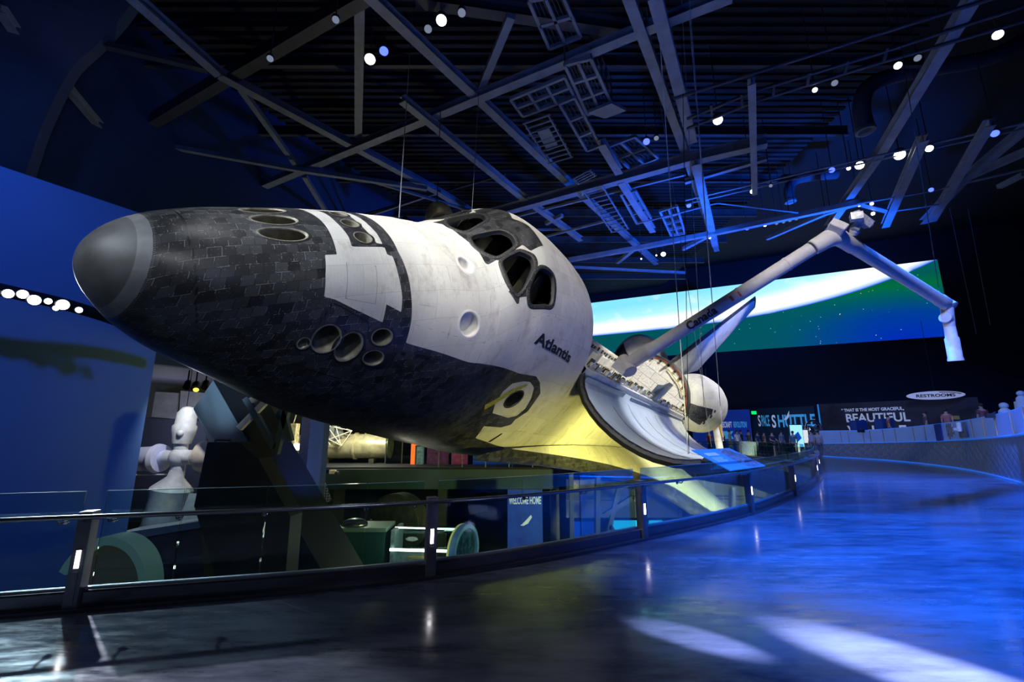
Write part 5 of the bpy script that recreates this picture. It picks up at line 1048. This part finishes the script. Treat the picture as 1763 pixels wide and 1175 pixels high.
def person(label,x,y,rz,shirt,trous,hh=1.72,pose='stand',z=0,sleeve=True):
    k=hh/1.72; e=empty('person',(x,y,z),label=label,cat='person',group=None)
    J=[(0,0,.93),(0,0,1.1),(0,0,1.28),(0,0,1.42),(0,0,1.50),(0,-.01,1.58),(0,-.01,1.67)]; R_=[(.15,.10),(.135,.09),(.16,.10),(.11,.08),.05,.085,.07]; E_=[(0,1),(1,2),(2,3),(3,4),(4,5),(5,6)]
    for s_ in (-1,1):
        st=.10*s_ if pose!='walk' else 0; b=len(J); fw=(-.18*s_ if pose=='walk' else 0)
        J+=[(.09*s_,0,.88),(.10*s_,fw*.4-.02,.50),(.10*s_,fw,.09),(.10*s_,fw-.14,.04)]; R_+=[.09,.06,.04,(.04,.03)]; E_+=[(0,b),(b,b+1),(b+1,b+2),(b+2,b+3)]
        b=len(J)
        if pose=='lean': arm_=[(.17*s_,0,1.40),(.22*s_,-.10,1.15),(.14*s_,-.34,1.08),(.12*s_,-.42,1.08)]
        else: arm_=[(.17*s_,0,1.40),(.22*s_,.02,1.13),(.23*s_,-.06+fw*.3,.90),(.23*s_,-.08+fw*.3,.83)]
        J+=arm_; R_+=[.055,.042,.03,(.035,.018)]; E_+=[(3,b),(b,b+1),(b+1,b+2),(b+2,b+3)]
        h=Vector(arm_[3]); dr=(Vector(arm_[3])-Vector(arm_[2])).normalized(); sd=Vector((1,0,0))
        for f in range(4): J.append(tuple(h+dr*.075+Vector((0,.022*(f-1.5),0)) if pose!='lean' else h+dr*.07+sd*.02*(f-1.5))); R_.append(.009); E_.append((b+3,len(J)-1))
        J.append(tuple(h+dr*.03+Vector((0,-.05,0)) if pose!='lean' else h+dr*.03-sd*.05*s_)); R_.append(.010); E_.append((b+3,len(J)-1))
    body=skin_body('body',J,E_,R_,SKN)
    sJ=[(0,0,.90),(0,0,1.1),(0,0,1.28),(0,0,1.43)]; sR=[(.175,.125),(.155,.11),(.18,.12),(.12,.09)]; sE=[(0,1),(1,2),(2,3)]
    for i,s_ in ((0,-1),(1,1)):
        b=len(sJ); A=[j for j in J][7+ (13*i):]; a0=J[7+13*i+4]; a1=J[7+13*i+5]; sJ+=[a0,tuple(Vector(a0).lerp(Vector(a1),.75))]; sR+=[.075,.062]; sE+=[(3,b),(b,b+1)]
    sh=skin_body('shirt',sJ,sE,sR,shirt); tJ=[(0,0,.95)]; tR=[(.165,.115)]; tE=[]
    for i in (0,1):
        b=len(tJ); tJ+=[J[7+13*i],J[8+13*i],tuple(Vector(J[9+13*i])+Vector((0,0,.04)))]; tR+=[.105,.08,.065]; tE+=[(0,b),(b,b+1),(b+1,b+2)]
    tr=skin_body('trousers',tJ,tE,tR,trous)
    ha=MB().ball((0,.015,1.665),.098,12,(.92,1.05,.95)).build('hair',HAIR,smooth=True)
    fc=MB().ball((0,-.095,1.60),.014,6,(.7,1,1.2)).build('face_nose',SKN,smooth=True)
    for o in (body,sh,tr,ha,fc): o.parent=e
    e.scale=(k,k,k); e.rotation_euler=(0,0,rz); return e
def cl(c,v=.15): return mat('cloth',c,.8,var=v,vs=10)
PX=[('person in a white shirt and pale trousers standing behind the far railing',1270,33.5,.3,(.7,.7,.75),(.45,.47,.5),'stand'),
('person in dark clothes leaning on the far railing in front of the title wall',1330,31,.1,(.02,.03,.06),(.03,.03,.05),'lean'),
('person in teal top facing the glowing kiosk',1366,30.8,2.8,(.02,.16,.2),(.04,.05,.08),'stand'),
('person in dark red top standing left of the white shirted visitor',1222,34,.2,(.25,.05,.06),(.04,.04,.06),'stand'),
('person in grey green clothes behind the railing, left of the white shirt',1257,33.5,1,(.2,.25,.24),(.35,.4,.36),'walk'),
('person in black top just right of the white shirted visitor',1277,35,.9,(.02,.02,.02),(.05,.05,.09),'stand'),
('person in dark grey near the blue exhibit wall right of the black top',1290,34.5,2.0,(.10,.1,.13),(.06,.06,.1),'walk'),
('person in navy clothes standing under the narrow green sign',1305,34,.5,(.03,.05,.12),(.04,.05,.08),'stand'),
('person in brown top in the crowd left of the leaning visitor',1316,33.5,1.4,(.16,.1,.07),(.05,.05,.07),'walk'),
('person in blue grey clothes in front of the kiosk wall',1346,33,.4,(.12,.16,.25),(.06,.07,.1),'stand'),
('person in grey shirt beside the rocket engine at the walkway end',1409,30.5,2.5,(.28,.3,.34),(.1,.1,.14),'stand'),
('person in light clothes standing left of the grey shirt by the engine',1398,31.8,3.3,(.35,.36,.42),(.2,.2,.25),'stand'),
('person with red brown top farther back under the pod',1245,37,.4,(.2,.07,.05),(.07,.06,.08),'stand')]
for l_,px,Y,rz,c1,c2,po_ in PX: q=PZ(px,P(px,745,Y) and 745+0,0) if False else P(px,760,Y); person(l_,q.x,q.y,rz,cl(c1),cl(c2),1.66+RNG.rand()*.16,po_)
for i,(px,l_,c1) in enumerate(((1500,'red topped person on the ramp behind the parapet, left of the big letters gap',(.3,.06,.04)),(1585,'person in pinkish top on the ramp under the last big letter',(.35,.14,.14)),(1630,'dark red dressed person on the ramp near the photo board',(.14,.05,.06)),(1555,'person in brown on the ramp between the two reddish visitors',(.12,.08,.07)))):
    p,t,n_=onramp(px,0); q=p+n_*1.3; person(l_,q.x,q.y,1.0+i,cl(c1),cl((.05,.05,.08)),1.7,'stand',z=rampz(p)-.02)
# ------------------------------------------------------------------ support legs and exhibits below, left to right
def down(a,b,z=LZ):
    """extend the line a->b until height z"""
    t=(z-a.z)/(b.z-a.z); return a+(b-a)*t
def legp(px1,Y1,px2,Y2): a,b=P(*px1,Y1),P(*px2,Y2); return a,down(a,b)
e=empty('support_leg',P(560,1100,12.4),label='huge slanted steel support leg with pale upper face and bolted side coloured in shade under the nose',cat='column')
l1=legp((333,704),13.2,(468,990),13.2); l2=legp((367,655),12.2,(558,990),12.2); l3=legp((424,655),13.4,(627,990),13.4); l4=(l1[0]+Vector((.9,.9,0)),l1[1]+Vector((.9,.9,0)))
R1=[l1[0],l2[0],l3[0]+Vector((0,0,.4)),l4[0]]; R2=[l1[1],l2[1],l3[1],l4[1]]; relb(MB().add([R1[0],R1[1],R2[1],R2[0],R1[3],R2[3]],[(0,1,2,3),(0,3,5,4)]).build('leg_flange',M['steelblue']),e); relb(MB().add([R1[1],R1[2],R2[2],R2[1],R1[3],R2[3],R1[0]],[(0,1,2,3),(1,4,5,2),(6,0,1,4)]).build('leg_web',mat('leg_web_shaded',(.018,.024,.032),.6,var=.2,vs=1)),e)  # web is a darker copy of the steel, its shade put in the colour
sdn=(l3[0]-l2[0]).cross(l2[1]-l2[0]).normalized(); sdn=sdn if sdn.y<0 else -sdn
for i,(x,y) in enumerate(((405,695),(410,704),(415.5,715),(436,751),(442,764),(447,771),(470,800),(476,812),(500,850))):
    c=P(x,y,12.75); o=MB().ball(c,.045,8).build('bolt',M['chrome'],smooth=True); relb(o,e)
e=empty('cross_bracing',P(440,720,14),label='crossed steel braces between the slanted leg and the blue column',cat='bracing')
for a,b,w_,m_ in (((412,738),(462,688),.16,'white'),((424,686),(474,772),.20,'steelblue'),((475,782),(497,696),.20,'steelblue'),((428,693),(446,683),.14,'white'),((478,722),(489,700),.10,'steelblue'),((500,760),(470,640),.2,'steelblue')): relb(MB().beam(P(*a,11.9),P(*b,11.9),w_*.8,.15).build('brace',M[m_]),e)
a=P(513,795,15); b=P(553,795,15); c=P(531,795,14.5)
e=empty('blue_column',Vector((a.x,15,LZ)),label='tall square blue and green lit column in front of the silver telescope',cat='column'); mb=MB()
q=[Vector((a.x,15,0)),Vector((c.x,14.4,0)),Vector((b.x,15,0)),Vector((c.x+.1,15.7,0))]; mb.prism([p+Vector((0,0,LZ)) for p in q],(0,0,3.4-LZ)); relb(mb.build('column_shaft',mat('column_blue',(.08,.13,.22),.6,var=.2,vs=.5)),e)
MB().prism([P(x,y,10.9) for x,y in ((357,762),(412,762),(445,790),(500,890),(490,1010),(372,995),(334,872))],(0,.6,0)).build('angular_block',M['steeld'],label='dark angular steel block at the foot of the slanted leg',cat='block')
e=empty('tubular_handle',P(380,757,11.5),label='small bent tube on top of the dark angular block',cat='tube'); relb(MB().tube([P(371,762,11.2),P(371,757,11.2),P(397,758,11.2),P(397,763,11.2)],.035,6).build('tube',M['stainless']),e)
# station model
SY=14.0; c0=P(309,788,SY); e=empty('station_model',c0,label='white space station model with four modules hanging beside the leg',cat='model')
mir=mat('model_white',(.62,.63,.58),.6,var=.2,vs=6); pxm=SY/765*1.0
relb(MB().ball(c0,.30,18).lathe(c0-Vector((.42,0,0)),(1,0,0),[(0,.22),(.84,.22)],16).lathe(c0-Vector((0,0,.42)),(0,0,1),[(0,.19),(.9,.19)],16).build('node',mir,smooth=True),e)
relb(MB().lathe(c0+Vector((0,0,.38)),(.05,0,1),[(0,.15),(.04,.25),(.35,.32),(.55,.33),(.62,.28),(.95,.27),(1.05,.2),(1.12,.16),(1.16,.05)],22).ball(c0+Vector((.12,-.28,.72)),.10,10).build('upper_module',mir,smooth=True),e)
relb(MB().lathe(c0-Vector((.40,0,.02)),(-1,.1,-.04),[(0,.2),(.12,.22),(.14,.40),(.28,.44),(.34,.38),(.55,.37),(.6,.36),(1.9,.36)],24).build('left_module',mat('model_stripe',(.60,.62,.80),.6,var=.25,vs=40,stretch=(8,.1,.1)),smooth=True),e)
relb(MB().lathe(c0+Vector((-1.35,-.42,-.12)),(0,-1,0),[(0,.1),(.02,.1)],16).build('red_roundel',M['redseal']),e)
relb(MB().lathe(c0+Vector((.38,0,.02)),(1,.1,.03),[(0,.2),(.18,.24),(.2,.42),(.3,.46),(1.3,.46)],24).build('right_module',mat('model_tan',(.58,.50,.38),.6,var=.15,vs=4),smooth=True),e)
relb(MB().lathe(c0-Vector((0,0,.38)),(-.16,0,-1),[(0,.2),(.2,.22),(.5,.52),(.56,.56),(.8,.52),(2.3,.50),(2.35,.4)],26).build('lower_module',mir,smooth=True),e)
relb(MB().box(c0+Vector((.62,.0,-1.6)),(.5,.03,1.1)).box(c0+Vector((-1.5,-.2,-.55)),(.7,.03,.3)).tube([c0+Vector((.3,0,-1.0)),c0+Vector((.42,0,-2.3))],.03,6).tube([c0+Vector((-.3,0,-.5)),c0+Vector((-1.2,-.2,-.5))],.02,6).build('solar_panel',mir),e)
relb(MB().tube([c0+Vector((0,0,1.4)),c0+Vector((0,0,2.9))],.012,6).tube([c0+Vector((-.2,0,-2.2)),c0+Vector((-.2,0,LZ-c0.z))],.05,6).build('hanger_wire',M['black']),e)
# gallery wall panels above the model
for (x0,x1) in ((240,306),(311,352)):
    mb=MB(); mb.prism([P(x0,673,25),P(x1,677,25),P(x1-3,722,25),P(x0-3,716,25)],(0,.12,0)); mb.build('wall_gallery_panel',mat('concrete_panel',(.30,.31,.36),.8,var=.25,vs=2),kind='structure')
MB().prism([P(214,718,24.6),P(356,726,24.6),P(345,900,24.6),P(180,900,24.6)],(0,.12,0)).build('wall_gallery_dado',mat('navy_wall',(.045,.055,.10),.8),kind='structure')
for i,(x,y,l_) in enumerate(((323,662,'black stage lamp under the gallery ceiling, left of the lit one'),(337,664,'black stage lamp with a yellow glint under the gallery ceiling'),(354,662,'black stage lamp under the gallery ceiling, closest to the leg'))):
    c=P(x,y,19); MB().tube([c+Vector((0,0,.6)),c],.03,6).lathe(c,(.3,-.6,-.7),[(-.18,.10),(-.1,.13),(.16,.13),(.2,.15)],12).build('stage_lamp',M['black'],smooth=True,label=l_,cat='spotlight')
c=P(339,667,18.9); e=[o for o in bpy.data.objects if o.name.startswith('stage_lamp')][1]; o=MB().lathe(c,(.3,-.6,-.7),[(.16,.11),(.2,.10)],12).build('lamp_lens',emis('yellow_glint',(.8,.7,.1),1.4)); o.parent=e
# counter with pale ledge and green lit arch
t0,t1=P(203,921,12),P(346,899,12); zt=(t0.z+t1.z)/2
MB().prism([P(190,935,12.4),P(346,910,12.4),P(352,1010,12.4),P(190,1050,12.4)],(0,.9,0)).build('gallery_plinth',M['steeld'],label='dark blue low wall under the station model',cat='wall')
MB().prism([P(190,921,12.35),P(346,898,12.35),P(346,909,12.35),P(190,935,12.35)],(0,1.0,0)).build('pale_ledge',mat('pale_ledge',(.26,.27,.30),.6),label='pale slanting ledge crossing behind the glass at lower left',cat='ledge')
c=P(176,1022,10.4); ar=[(c+Vector((math.cos(t)*1.0,0,math.sin(t)*1.15)),c+Vector((math.cos(t)*.84,0,math.sin(t)*.98))) for t in np.linspace(-.9,PI-.4,40)]
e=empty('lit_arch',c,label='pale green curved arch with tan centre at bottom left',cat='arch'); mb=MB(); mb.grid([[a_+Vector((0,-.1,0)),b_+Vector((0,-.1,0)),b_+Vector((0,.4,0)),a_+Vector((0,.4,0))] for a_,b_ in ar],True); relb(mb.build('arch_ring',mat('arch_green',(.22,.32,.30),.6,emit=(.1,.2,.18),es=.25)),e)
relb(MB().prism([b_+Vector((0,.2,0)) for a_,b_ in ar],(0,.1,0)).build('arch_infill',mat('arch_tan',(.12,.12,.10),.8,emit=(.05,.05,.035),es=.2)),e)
exitbox('small lavender glowing panel low behind the glass',355,1004,10.5,.40,.09,'em_lav')
exitbox('long lavender lit strip beside the tiny green exit sign',648,760,35.8,1.5,.12,'em_lav')
# mezzanine with telescope
mz=-.14; q0,q1=P(545,800,24),P(962,800,24)
MB().prism([(q0.x,24,mz),(2.4,24,mz),(2.4,36,mz),(-14,36,mz),(-14,28,mz)],(0,0,-.3)).build('floor_mezzanine',M['walldark'],kind='structure')
MB().box(((q0.x+2.4)/2,23.95,(mz-.02-1.12)/2-.07),(2.4-q0.x,.35,.98)).build('floor_mezzanine_edge',mat('edge_teal',(.035,.08,.12),.6,var=.4,vs=.4),kind='structure')
for x in (-9.0,-3.6,2.2): MB().box((x,24.3,(LZ-1.1)/2),(.45,.45,abs(LZ)-1.1)).build('column_mezzanine',M['steeld'],kind='structure')
hc=P(560,781,27.5); hz=mz+.98; e=empty('silver_telescope',Vector((hc.x,27.5,mz)),label='shiny silver cylindrical space telescope lying behind the blue column',cat='telescope')
silv=mat('foil_silver',(.75,.72,.52),.25,.6,var=.3,vs=3,bump=.3,bs=6); x0=P(556,781,27.5).x-.3; x1=P(672,781,27.5).x
relb(MB().lathe(Vector((x0,27.5,hz)),(1,0,0),[(0,.72),(2.2,.72),(2.22,.80),(2.32,.80),(2.34,.72),(x1-x0,.72),(x1-x0,.60)],32).build('telescope_tube',silv,smooth=True),e)
relb(MB().lathe(Vector((x0-2.2,27.5,hz)),(1,0,0),[(0,.35),(.1,.62),(1.7,.66),(2.2,.72)],24).build('instrument_section',mat('cream_foil',(.62,.58,.42),.4,.3,var=.5,vs=7,bump=.8,bs=9),smooth=True),e)
mb=MB()
for t in np.linspace(.3,x1-x0-.3,7): mb.tube([Vector((x0+t,27.5,hz+.7)),Vector((x0+t,27.5,hz+.78))],.05,6)
relb(mb.build('hand_rail',M['gold']),e); [relb(MB().box(Vector((x0+q_,27.5,mz+.13)),(.3,1.2,.26)).build('cradle',M['steeld']),e) for q_ in (.6,3.4)]
c=P(575,745,26.5); e=empty('dish_truss',c,label='white strut framework with pale dish above the silver telescope',cat='satellite')
pl=[P(x,y,26.5) for x,y in ((562,733),(606,742),(588,768),(566,757),(562,733),(588,768),(577,730),(606,742),(566,757))]; relb(MB().tube(pl,.035,6).build('struts',M['white']),e); relb(MB().lathe(P(576,744,26.8),(.3,-.8,-.4),[(0,.05),(.12,.3),(.2,.5),(.21,.5),(.14,.28)],20).build('dish',M['steel'],smooth=True),e); relb(MB().tube([P(560,757,26.5),P(572,771,27)],.05,6).tube([P(583,760,26.5),P(587,773,27)],.05,6).tube([c+Vector((.3,0,.3)),c+Vector((.3,0,3.4))],.012,5).build('mounts',M['white']),e)
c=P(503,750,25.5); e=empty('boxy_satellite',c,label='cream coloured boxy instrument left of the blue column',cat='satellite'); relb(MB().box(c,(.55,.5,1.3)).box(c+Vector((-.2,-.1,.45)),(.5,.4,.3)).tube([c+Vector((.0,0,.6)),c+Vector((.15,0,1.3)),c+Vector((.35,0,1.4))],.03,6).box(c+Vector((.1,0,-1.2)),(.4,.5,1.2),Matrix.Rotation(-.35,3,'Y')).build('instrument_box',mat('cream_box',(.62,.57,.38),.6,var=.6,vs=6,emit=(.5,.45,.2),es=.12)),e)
relb(MB().box(P(511,770,25),(.3,.1,.35)).build('bright_lamp',M['em_tube']),e)
# glass case at telescope end and mezzanine glass fence
e=empty('glass_case',P(690,800,27),label='clear glass case enclosing the end of the silver telescope',cat='case'); cx0,cx1=P(668,781,27).x,P(712,781,27).x
relb(MB().box(((cx0+cx1)/2,27.5,mz+.95),(cx1-cx0,1.9,1.85)).build('case_glass',M['glass']),e); mb=MB()
for x in (cx0,(cx0+cx1)/2+.2,cx1): mb.box((x,26.5,mz+.95),(.05,.05,1.85))
mb.box(((cx0+cx1)/2,26.5,mz+1.88),(cx1-cx0,.05,.05)); relb(mb.build('case_frame',M['stainless']),e)
e=empty('mezzanine_fence',(q0.x,24,mz),label='distant glass fence along the mezzanine edge',cat='railing'); xs=np.linspace(P(715,790,24).x,2.3,7)
for i in range(6): relb(MB().box(((xs[i]+xs[i+1])/2,24,mz+.55),(xs[i+1]-xs[i]-.08,.02,1.0)).build('glass_panel',M['glass']),e)
for x in xs: relb(MB().box((x,24.02,mz+.55),(.05,.05,1.1)).build('fence_post',M['steel']),e)
relb(MB().tube([(xs[0],24,mz+1.08),(2.3,24,mz+1.08)],.02,6).build('fence_rail',M['stainless']),e)
for i,(x,w_,h_,cc,l_) in enumerate(((709,.22,1.5,(.9,.12,.02),'glowing orange red banner right of the glass case'),(721,.35,1.2,(.16,.2,.2),'grey green cabinet beside the orange banner'),(752,1.2,1.1,(.10,.02,.06),'dim shelf of dark red souvenirs on the mezzanine'),(790,.9,.9,(.25,.03,.08),'dim shelf of pinkish souvenirs on the mezzanine'),(850,2.4,1.4,(.01,.05,.3),'deep blue lit wall unit on the mezzanine'))):
    c=P(x,790,26); MB().box((c.x,26.4,mz+h_/2),(w_,.4,h_)).box((c.x,26.18,mz+h_*.6),(w_*.8,.04,.05)).build('display_unit',mat('unit',cc,.6,var=.8,vs=5,emit=cc,es=.35 if i!=0 else 1.2),label=l_,cat='display')
# camera on the beam, solar array, ladder leg
c=P(573,813,23.5); e=empty('projector',c,label='small white projector fixed to the dark mezzanine edge',cat='projector'); relb(MB().box(c,(.30,.2,.18)).build('projector_body',M['white']),e); relb(MB().lathe(c+Vector((.22,-.05,-.05)),(1,-.5,-.2),[(-.05,.09),(.12,.09),(.14,.06)],12).box(c+Vector((.05,.15,0)),(.3,.3,.06)).build('projector_lens',M['steeld'],smooth=True),e)
N_=NT('solar_cells'); br=N_.n('TexBrick',offset=0.0,i_Scale=1.0,i_Mortar_Size=.012,i_Brick_Width=.09,i_Row_Height=.09); tc=N_.n('TexCoord'); mp=N_.n('Mapping'); mp.inputs['Rotation'].default_value=(PI/2,0,0); N_.l(tc.outputs['Object'],mp.inputs['Vector']); N_.l(mp.outputs[0],br.inputs['Vector']); br.inputs['Color1'].default_value=(.03,.04,.2,1); br.inputs['Color2'].default_value=(.04,.06,.28,1); br.inputs['Mortar'].default_value=(.5,.4,.5,1); N_.l(br.outputs['Color'],N_.b.inputs['Base Color'])
MB().prism([P(x,y,17) for x,y in ((551,808),(556,822),(570,862),(552,872),(546,838))],(0,.06,0)).tube([P(548,870,17.1),P(548,900,17.1)],.03,6).build('solar_array',N_.m,label='blue gridded solar array tilted right of the column',cat='solar panel')
# tank, tunnel, dish
c=P(676,905,18.5); e=empty('round_tank_end',c,label='large dark round tank end behind the glass and the lit tunnel',cat='tank'); relb(MB().lathe(c,(-.25,-1,0),[(-.8,1.15),(-.02,1.18),(0,1.12),(.05,1.1),(.12,.6),(.14,.2)],36).build('tank_shell',mat('tank_dark',(.05,.055,.06),.6,var=.5,vs=5),smooth=True),e)
for t in np.linspace(.2,2.9,4): relb(MB().ball(c+Vector((math.cos(t)*.85,-.12,math.sin(t)*.85)),.06,8).build('port',M['steel'],smooth=True),e)
TB=P(680,935,15.0); e=empty('lit_tunnel',TB,label='transparent lit tunnel slide with blue and yellow ring end below the railing',cat='tunnel')
a0,a1=P(680,945,15.0),P(797,948,15.0); R0=.66
relb(MB().lathe(a1-Vector((.06,0,0)),(1,-.45,0),[(0,R0+.12),(.22,R0+.12),(.22,R0),(0,R0)],36,cap=False).build('ring_frame',mat('ring_blue_yellow',(.12,.28,.55),.5,var=.9,vs=1.2,emit=(.05,.12,.3),es=.2),smooth=True),e)
relb(MB().lathe(a1-Vector((.1,.0,0)),(1,-.45,0),[(0,R0+.125),(.06,R0+.125),(.06,R0-.01),(0,R0-.01)],36,cap=False).build('ring_yellow_edge',mat('ring_yellow',(.7,.65,.2),.5,emit=(.6,.55,.15),es=.4),smooth=True),e)
relb(MB().lathe(a0,(1,0,0),[(0,R0),((a1-a0).length,R0)],30,cap=False).build('tunnel_glass',M['glass'],smooth=True),e)
for o_,n_ in ((Vector((0,-.1,R0-.02)),'top_light_tube'),(Vector((0,-R0*.95,.12)),'side_light_tube')): relb(MB().tube([a0+o_,a1+o_-Vector((.15,0,0))],.022 if 'top' in n_ else .04,8).build(n_,M['em_tube']),e)
relb(MB().grid([[a1+Vector((.08,-.0,0))+Vector((0,math.sin(t)*.0,0))+Vector((math.cos(t)*.28,-math.cos(t)*.0+math.cos(t)*R0*.9,math.sin(t)*R0*.95)) for t in np.linspace(0,2*PI,24)],[a1+Vector((.08,0,0))]*24]).build('end_pane',mat('blue_hatch_glass',(.03,.10,.25),.2,var=.7,vs=6)),e)
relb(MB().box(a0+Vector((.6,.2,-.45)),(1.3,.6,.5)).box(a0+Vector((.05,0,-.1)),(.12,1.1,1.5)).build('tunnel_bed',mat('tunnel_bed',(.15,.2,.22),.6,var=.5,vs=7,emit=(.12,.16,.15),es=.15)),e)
relb(MB().box(a0+Vector((.8,-.3,-.18)),(.6,.05,.06)).box(a0+Vector((.55,-.3,-.35)),(.05,.05,.35)).build('yellow_step',M['gold']),e)
relb(MB().box(a0+Vector((.6,0,(LZ-a0.z-.7)/2-.35)),(1.5,.8,abs(LZ-a0.z)-.7)).build('tunnel_stand',M['steeld']),e)
c=P(620,930,14.6); e=empty('teal_cabinet',c,label='pale topped teal cabinet with a shining dome left of the tunnel',cat='cabinet')
w0,w1=P(582,915,14.6),P(664,915,14.6); relb(MB().box(((w0.x+w1.x)/2,15.0,(w0.z+LZ)/2),(w1.x-w0.x,1.0,w0.z-LZ)).build('cabinet_body',mat('cabinet_teal',(.02,.10,.12),.6,var=.3,vs=1)),e); relb(MB().box(((w0.x+w1.x)/2,15.0,w0.z+.06),(w1.x-w0.x+.1,1.1,.12)).build('cabinet_top',mat('pale_teal_top',(.25,.38,.36),.5)),e)
relb(MB().ball((P(610,908,15).x,15,w0.z+.12),.42,20,(1,.8,.45)).build('dome',M['stainless'],smooth=True),e)
# banner WELCOME HOME
c=P(905,895,20); e=empty('hanging_banner',c,label='dark blue banner with white welcome lettering and a streaking white spacecraft',cat='banner'); b0,b1=P(874,843,20),P(935,957,20)
relb(MB().box(((b0.x+b1.x)/2,20,(b0.z+b1.z)/2),(b1.x-b0.x,.04,b0.z-b1.z)).build('banner_cloth',mat('banner_blue',(.01,.05,.35),.7,var=.6,vs=1.5,emit=(.004,.03,.30),es=.5)),e)
V,F=text_mesh('WELCOME HOME',.42,.01,xs=.46); wd=max(v[0] for v in V); relb(MB().add([Vector((b0.x+.06+vx*(b1.x-b0.x-.12)/wd,19.97,P(900,868,20).z+vz*0+vy)) for vx,vy,vz in V],F).build('lettering',M['pale_letter'],fixn=False),e)
relb(MB().prism([P(x,y,19.97) for x,y in ((896,905),(903,899),(914,887),(916,891),(909,902),(901,906))],(0,-.01,0)).build('spacecraft_figure',M['pale_letter']),e)
relb(MB().tube([Vector((b0.x,20,b0.z)),Vector((b1.x,20,b0.z))],.03,6).tube([Vector((b0.x+.2,20,b0.z)),Vector((b0.x+.2,20,.9))],.01,4).build('banner_rod',M['steeld']),e)
# room and glowing screens beyond
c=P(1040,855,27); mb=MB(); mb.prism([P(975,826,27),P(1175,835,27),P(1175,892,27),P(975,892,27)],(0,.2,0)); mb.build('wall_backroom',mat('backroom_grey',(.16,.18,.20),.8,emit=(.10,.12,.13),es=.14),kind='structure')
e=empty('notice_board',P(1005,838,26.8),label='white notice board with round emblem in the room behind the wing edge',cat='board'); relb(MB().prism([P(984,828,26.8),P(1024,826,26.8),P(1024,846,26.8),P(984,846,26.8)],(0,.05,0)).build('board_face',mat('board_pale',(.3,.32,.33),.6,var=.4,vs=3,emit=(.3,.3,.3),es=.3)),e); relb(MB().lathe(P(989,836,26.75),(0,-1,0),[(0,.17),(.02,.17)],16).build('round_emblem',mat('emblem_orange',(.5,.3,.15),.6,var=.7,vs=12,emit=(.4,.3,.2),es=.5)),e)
for x0,x1,y0,y1,l_,m_ in ((1052,1100,897,930,'glowing cyan screen low behind the railing, left of the post','em_cyan'),(1118,1141,897,921,'glowing cyan screen low behind the railing, right of the post','em_cyan'),(985,1025,899,940,'flat blue lit panel left of the cyan screens','em_bluep')):
    MB().prism([P(x0,y0,25),P(x1,y0,25),P(x1,y1,25),P(x0,y1,25)],(0,.08,0)).build('glow_screen',M[m_],label=l_,cat='screen')
e=empty('slanted_brace',P(1060,860,22),label='dark blue angled frame of braces in front of the cyan screens',cat='frame'); fr_=mat('brace_blue',(.012,.035,.08),.5)
for a,b,w_ in (((983,815),(985,950),.25),((1029,820),(1028,950),.45),((1066,838),(1046,925),.2),((1040,888),(1090,856),.22),((1090,856),(1103,872),.22),((1103,866),(1102,925),.35),((1050,905),(1062,925),.2)): relb(MB().beam(P(*a,22),P(*b,22),w_,.2).build('brace',fr_),e)
MB().tube([P(975,863,24),P(1075,861,24)],.03,6).tube([P(985,863,24),P(985,940,24)],.03,6).build('brass_rail',M['gold'],label='thin brass rail crossing the back room',cat='rail')
# seen right of the wing through the glass
e=empty('lower_terrace',P(1300,850,27),label='grey curved terrace with steel rails right of the wing tip',cat='terrace'); relb(MB().prism([P(1195,826,31),P(1300,842,31),P(1360,862,31),P(1380,900,31),P(1240,900,31),P(1190,860,31)],(0,.5,0)).build('terrace_wall',mat('terrace_grey',(.15,.17,.16),.7,var=.3,vs=.6)),e)
relb(MB().tube([P(1225,854,30.5),P(1300,856,30.5),P(1335,862,30.5)],.05,6).tube([P(1225,859,30.5),P(1300,861,30.5)],.04,6).build('steel_rail',M['stainless']),e)
relb(MB().tube([P(1263,840,30.4),P(1265,885,30.4)],.14,8).build('rail_post',M['steel']),e)
c=P(1339,853,28.5); MB().ball(c,.10,10).tube([c,c+Vector((0,.2,-2))],.03,6).build('globe_lamp',M['em_tube'],label='small round bright lamp on the lower level right of the wing',cat='lamp')
light('POINT',P(700,900,14.2),None,14,(1,.95,.75),.2,name='tunnel_glow'); light('POINT',(-8.5,25.0,2.6),None,700,(1,.93,.6),.2,name='telescope_fill')  # telescope point light is an unseen fill added to brighten the foil
light('SPOT',(-8.9,12.3,3.7),(-10.5,14,-.2),420,(.9,.92,1),.1,75,.6,'model_spot'); light('SPOT',(-7.4,6.6,.9),(-8.2,12.6,2.9),2200,(.7,.88,1),.15,26,.9,'leg_spot'); light('POINT',(-17,22,2.2),None,190,(.75,.78,1),.3,name='gallery_light')
light('POINT',(4,21,-3.6),None,50,(.02,.15,1),.3,name='lower_blue_light'); light('SPOT',(10,20,-.8),(16,31,-3),400,(1,.97,.8),.3,90,.6,'terrace_light')
light('SPOT',P(60,520,8.0)+Vector((.3,-.3,.1)),LW(250,10,335),420,(.9,.95,1),.2,70,.5,'floodlight_beam') if False else None
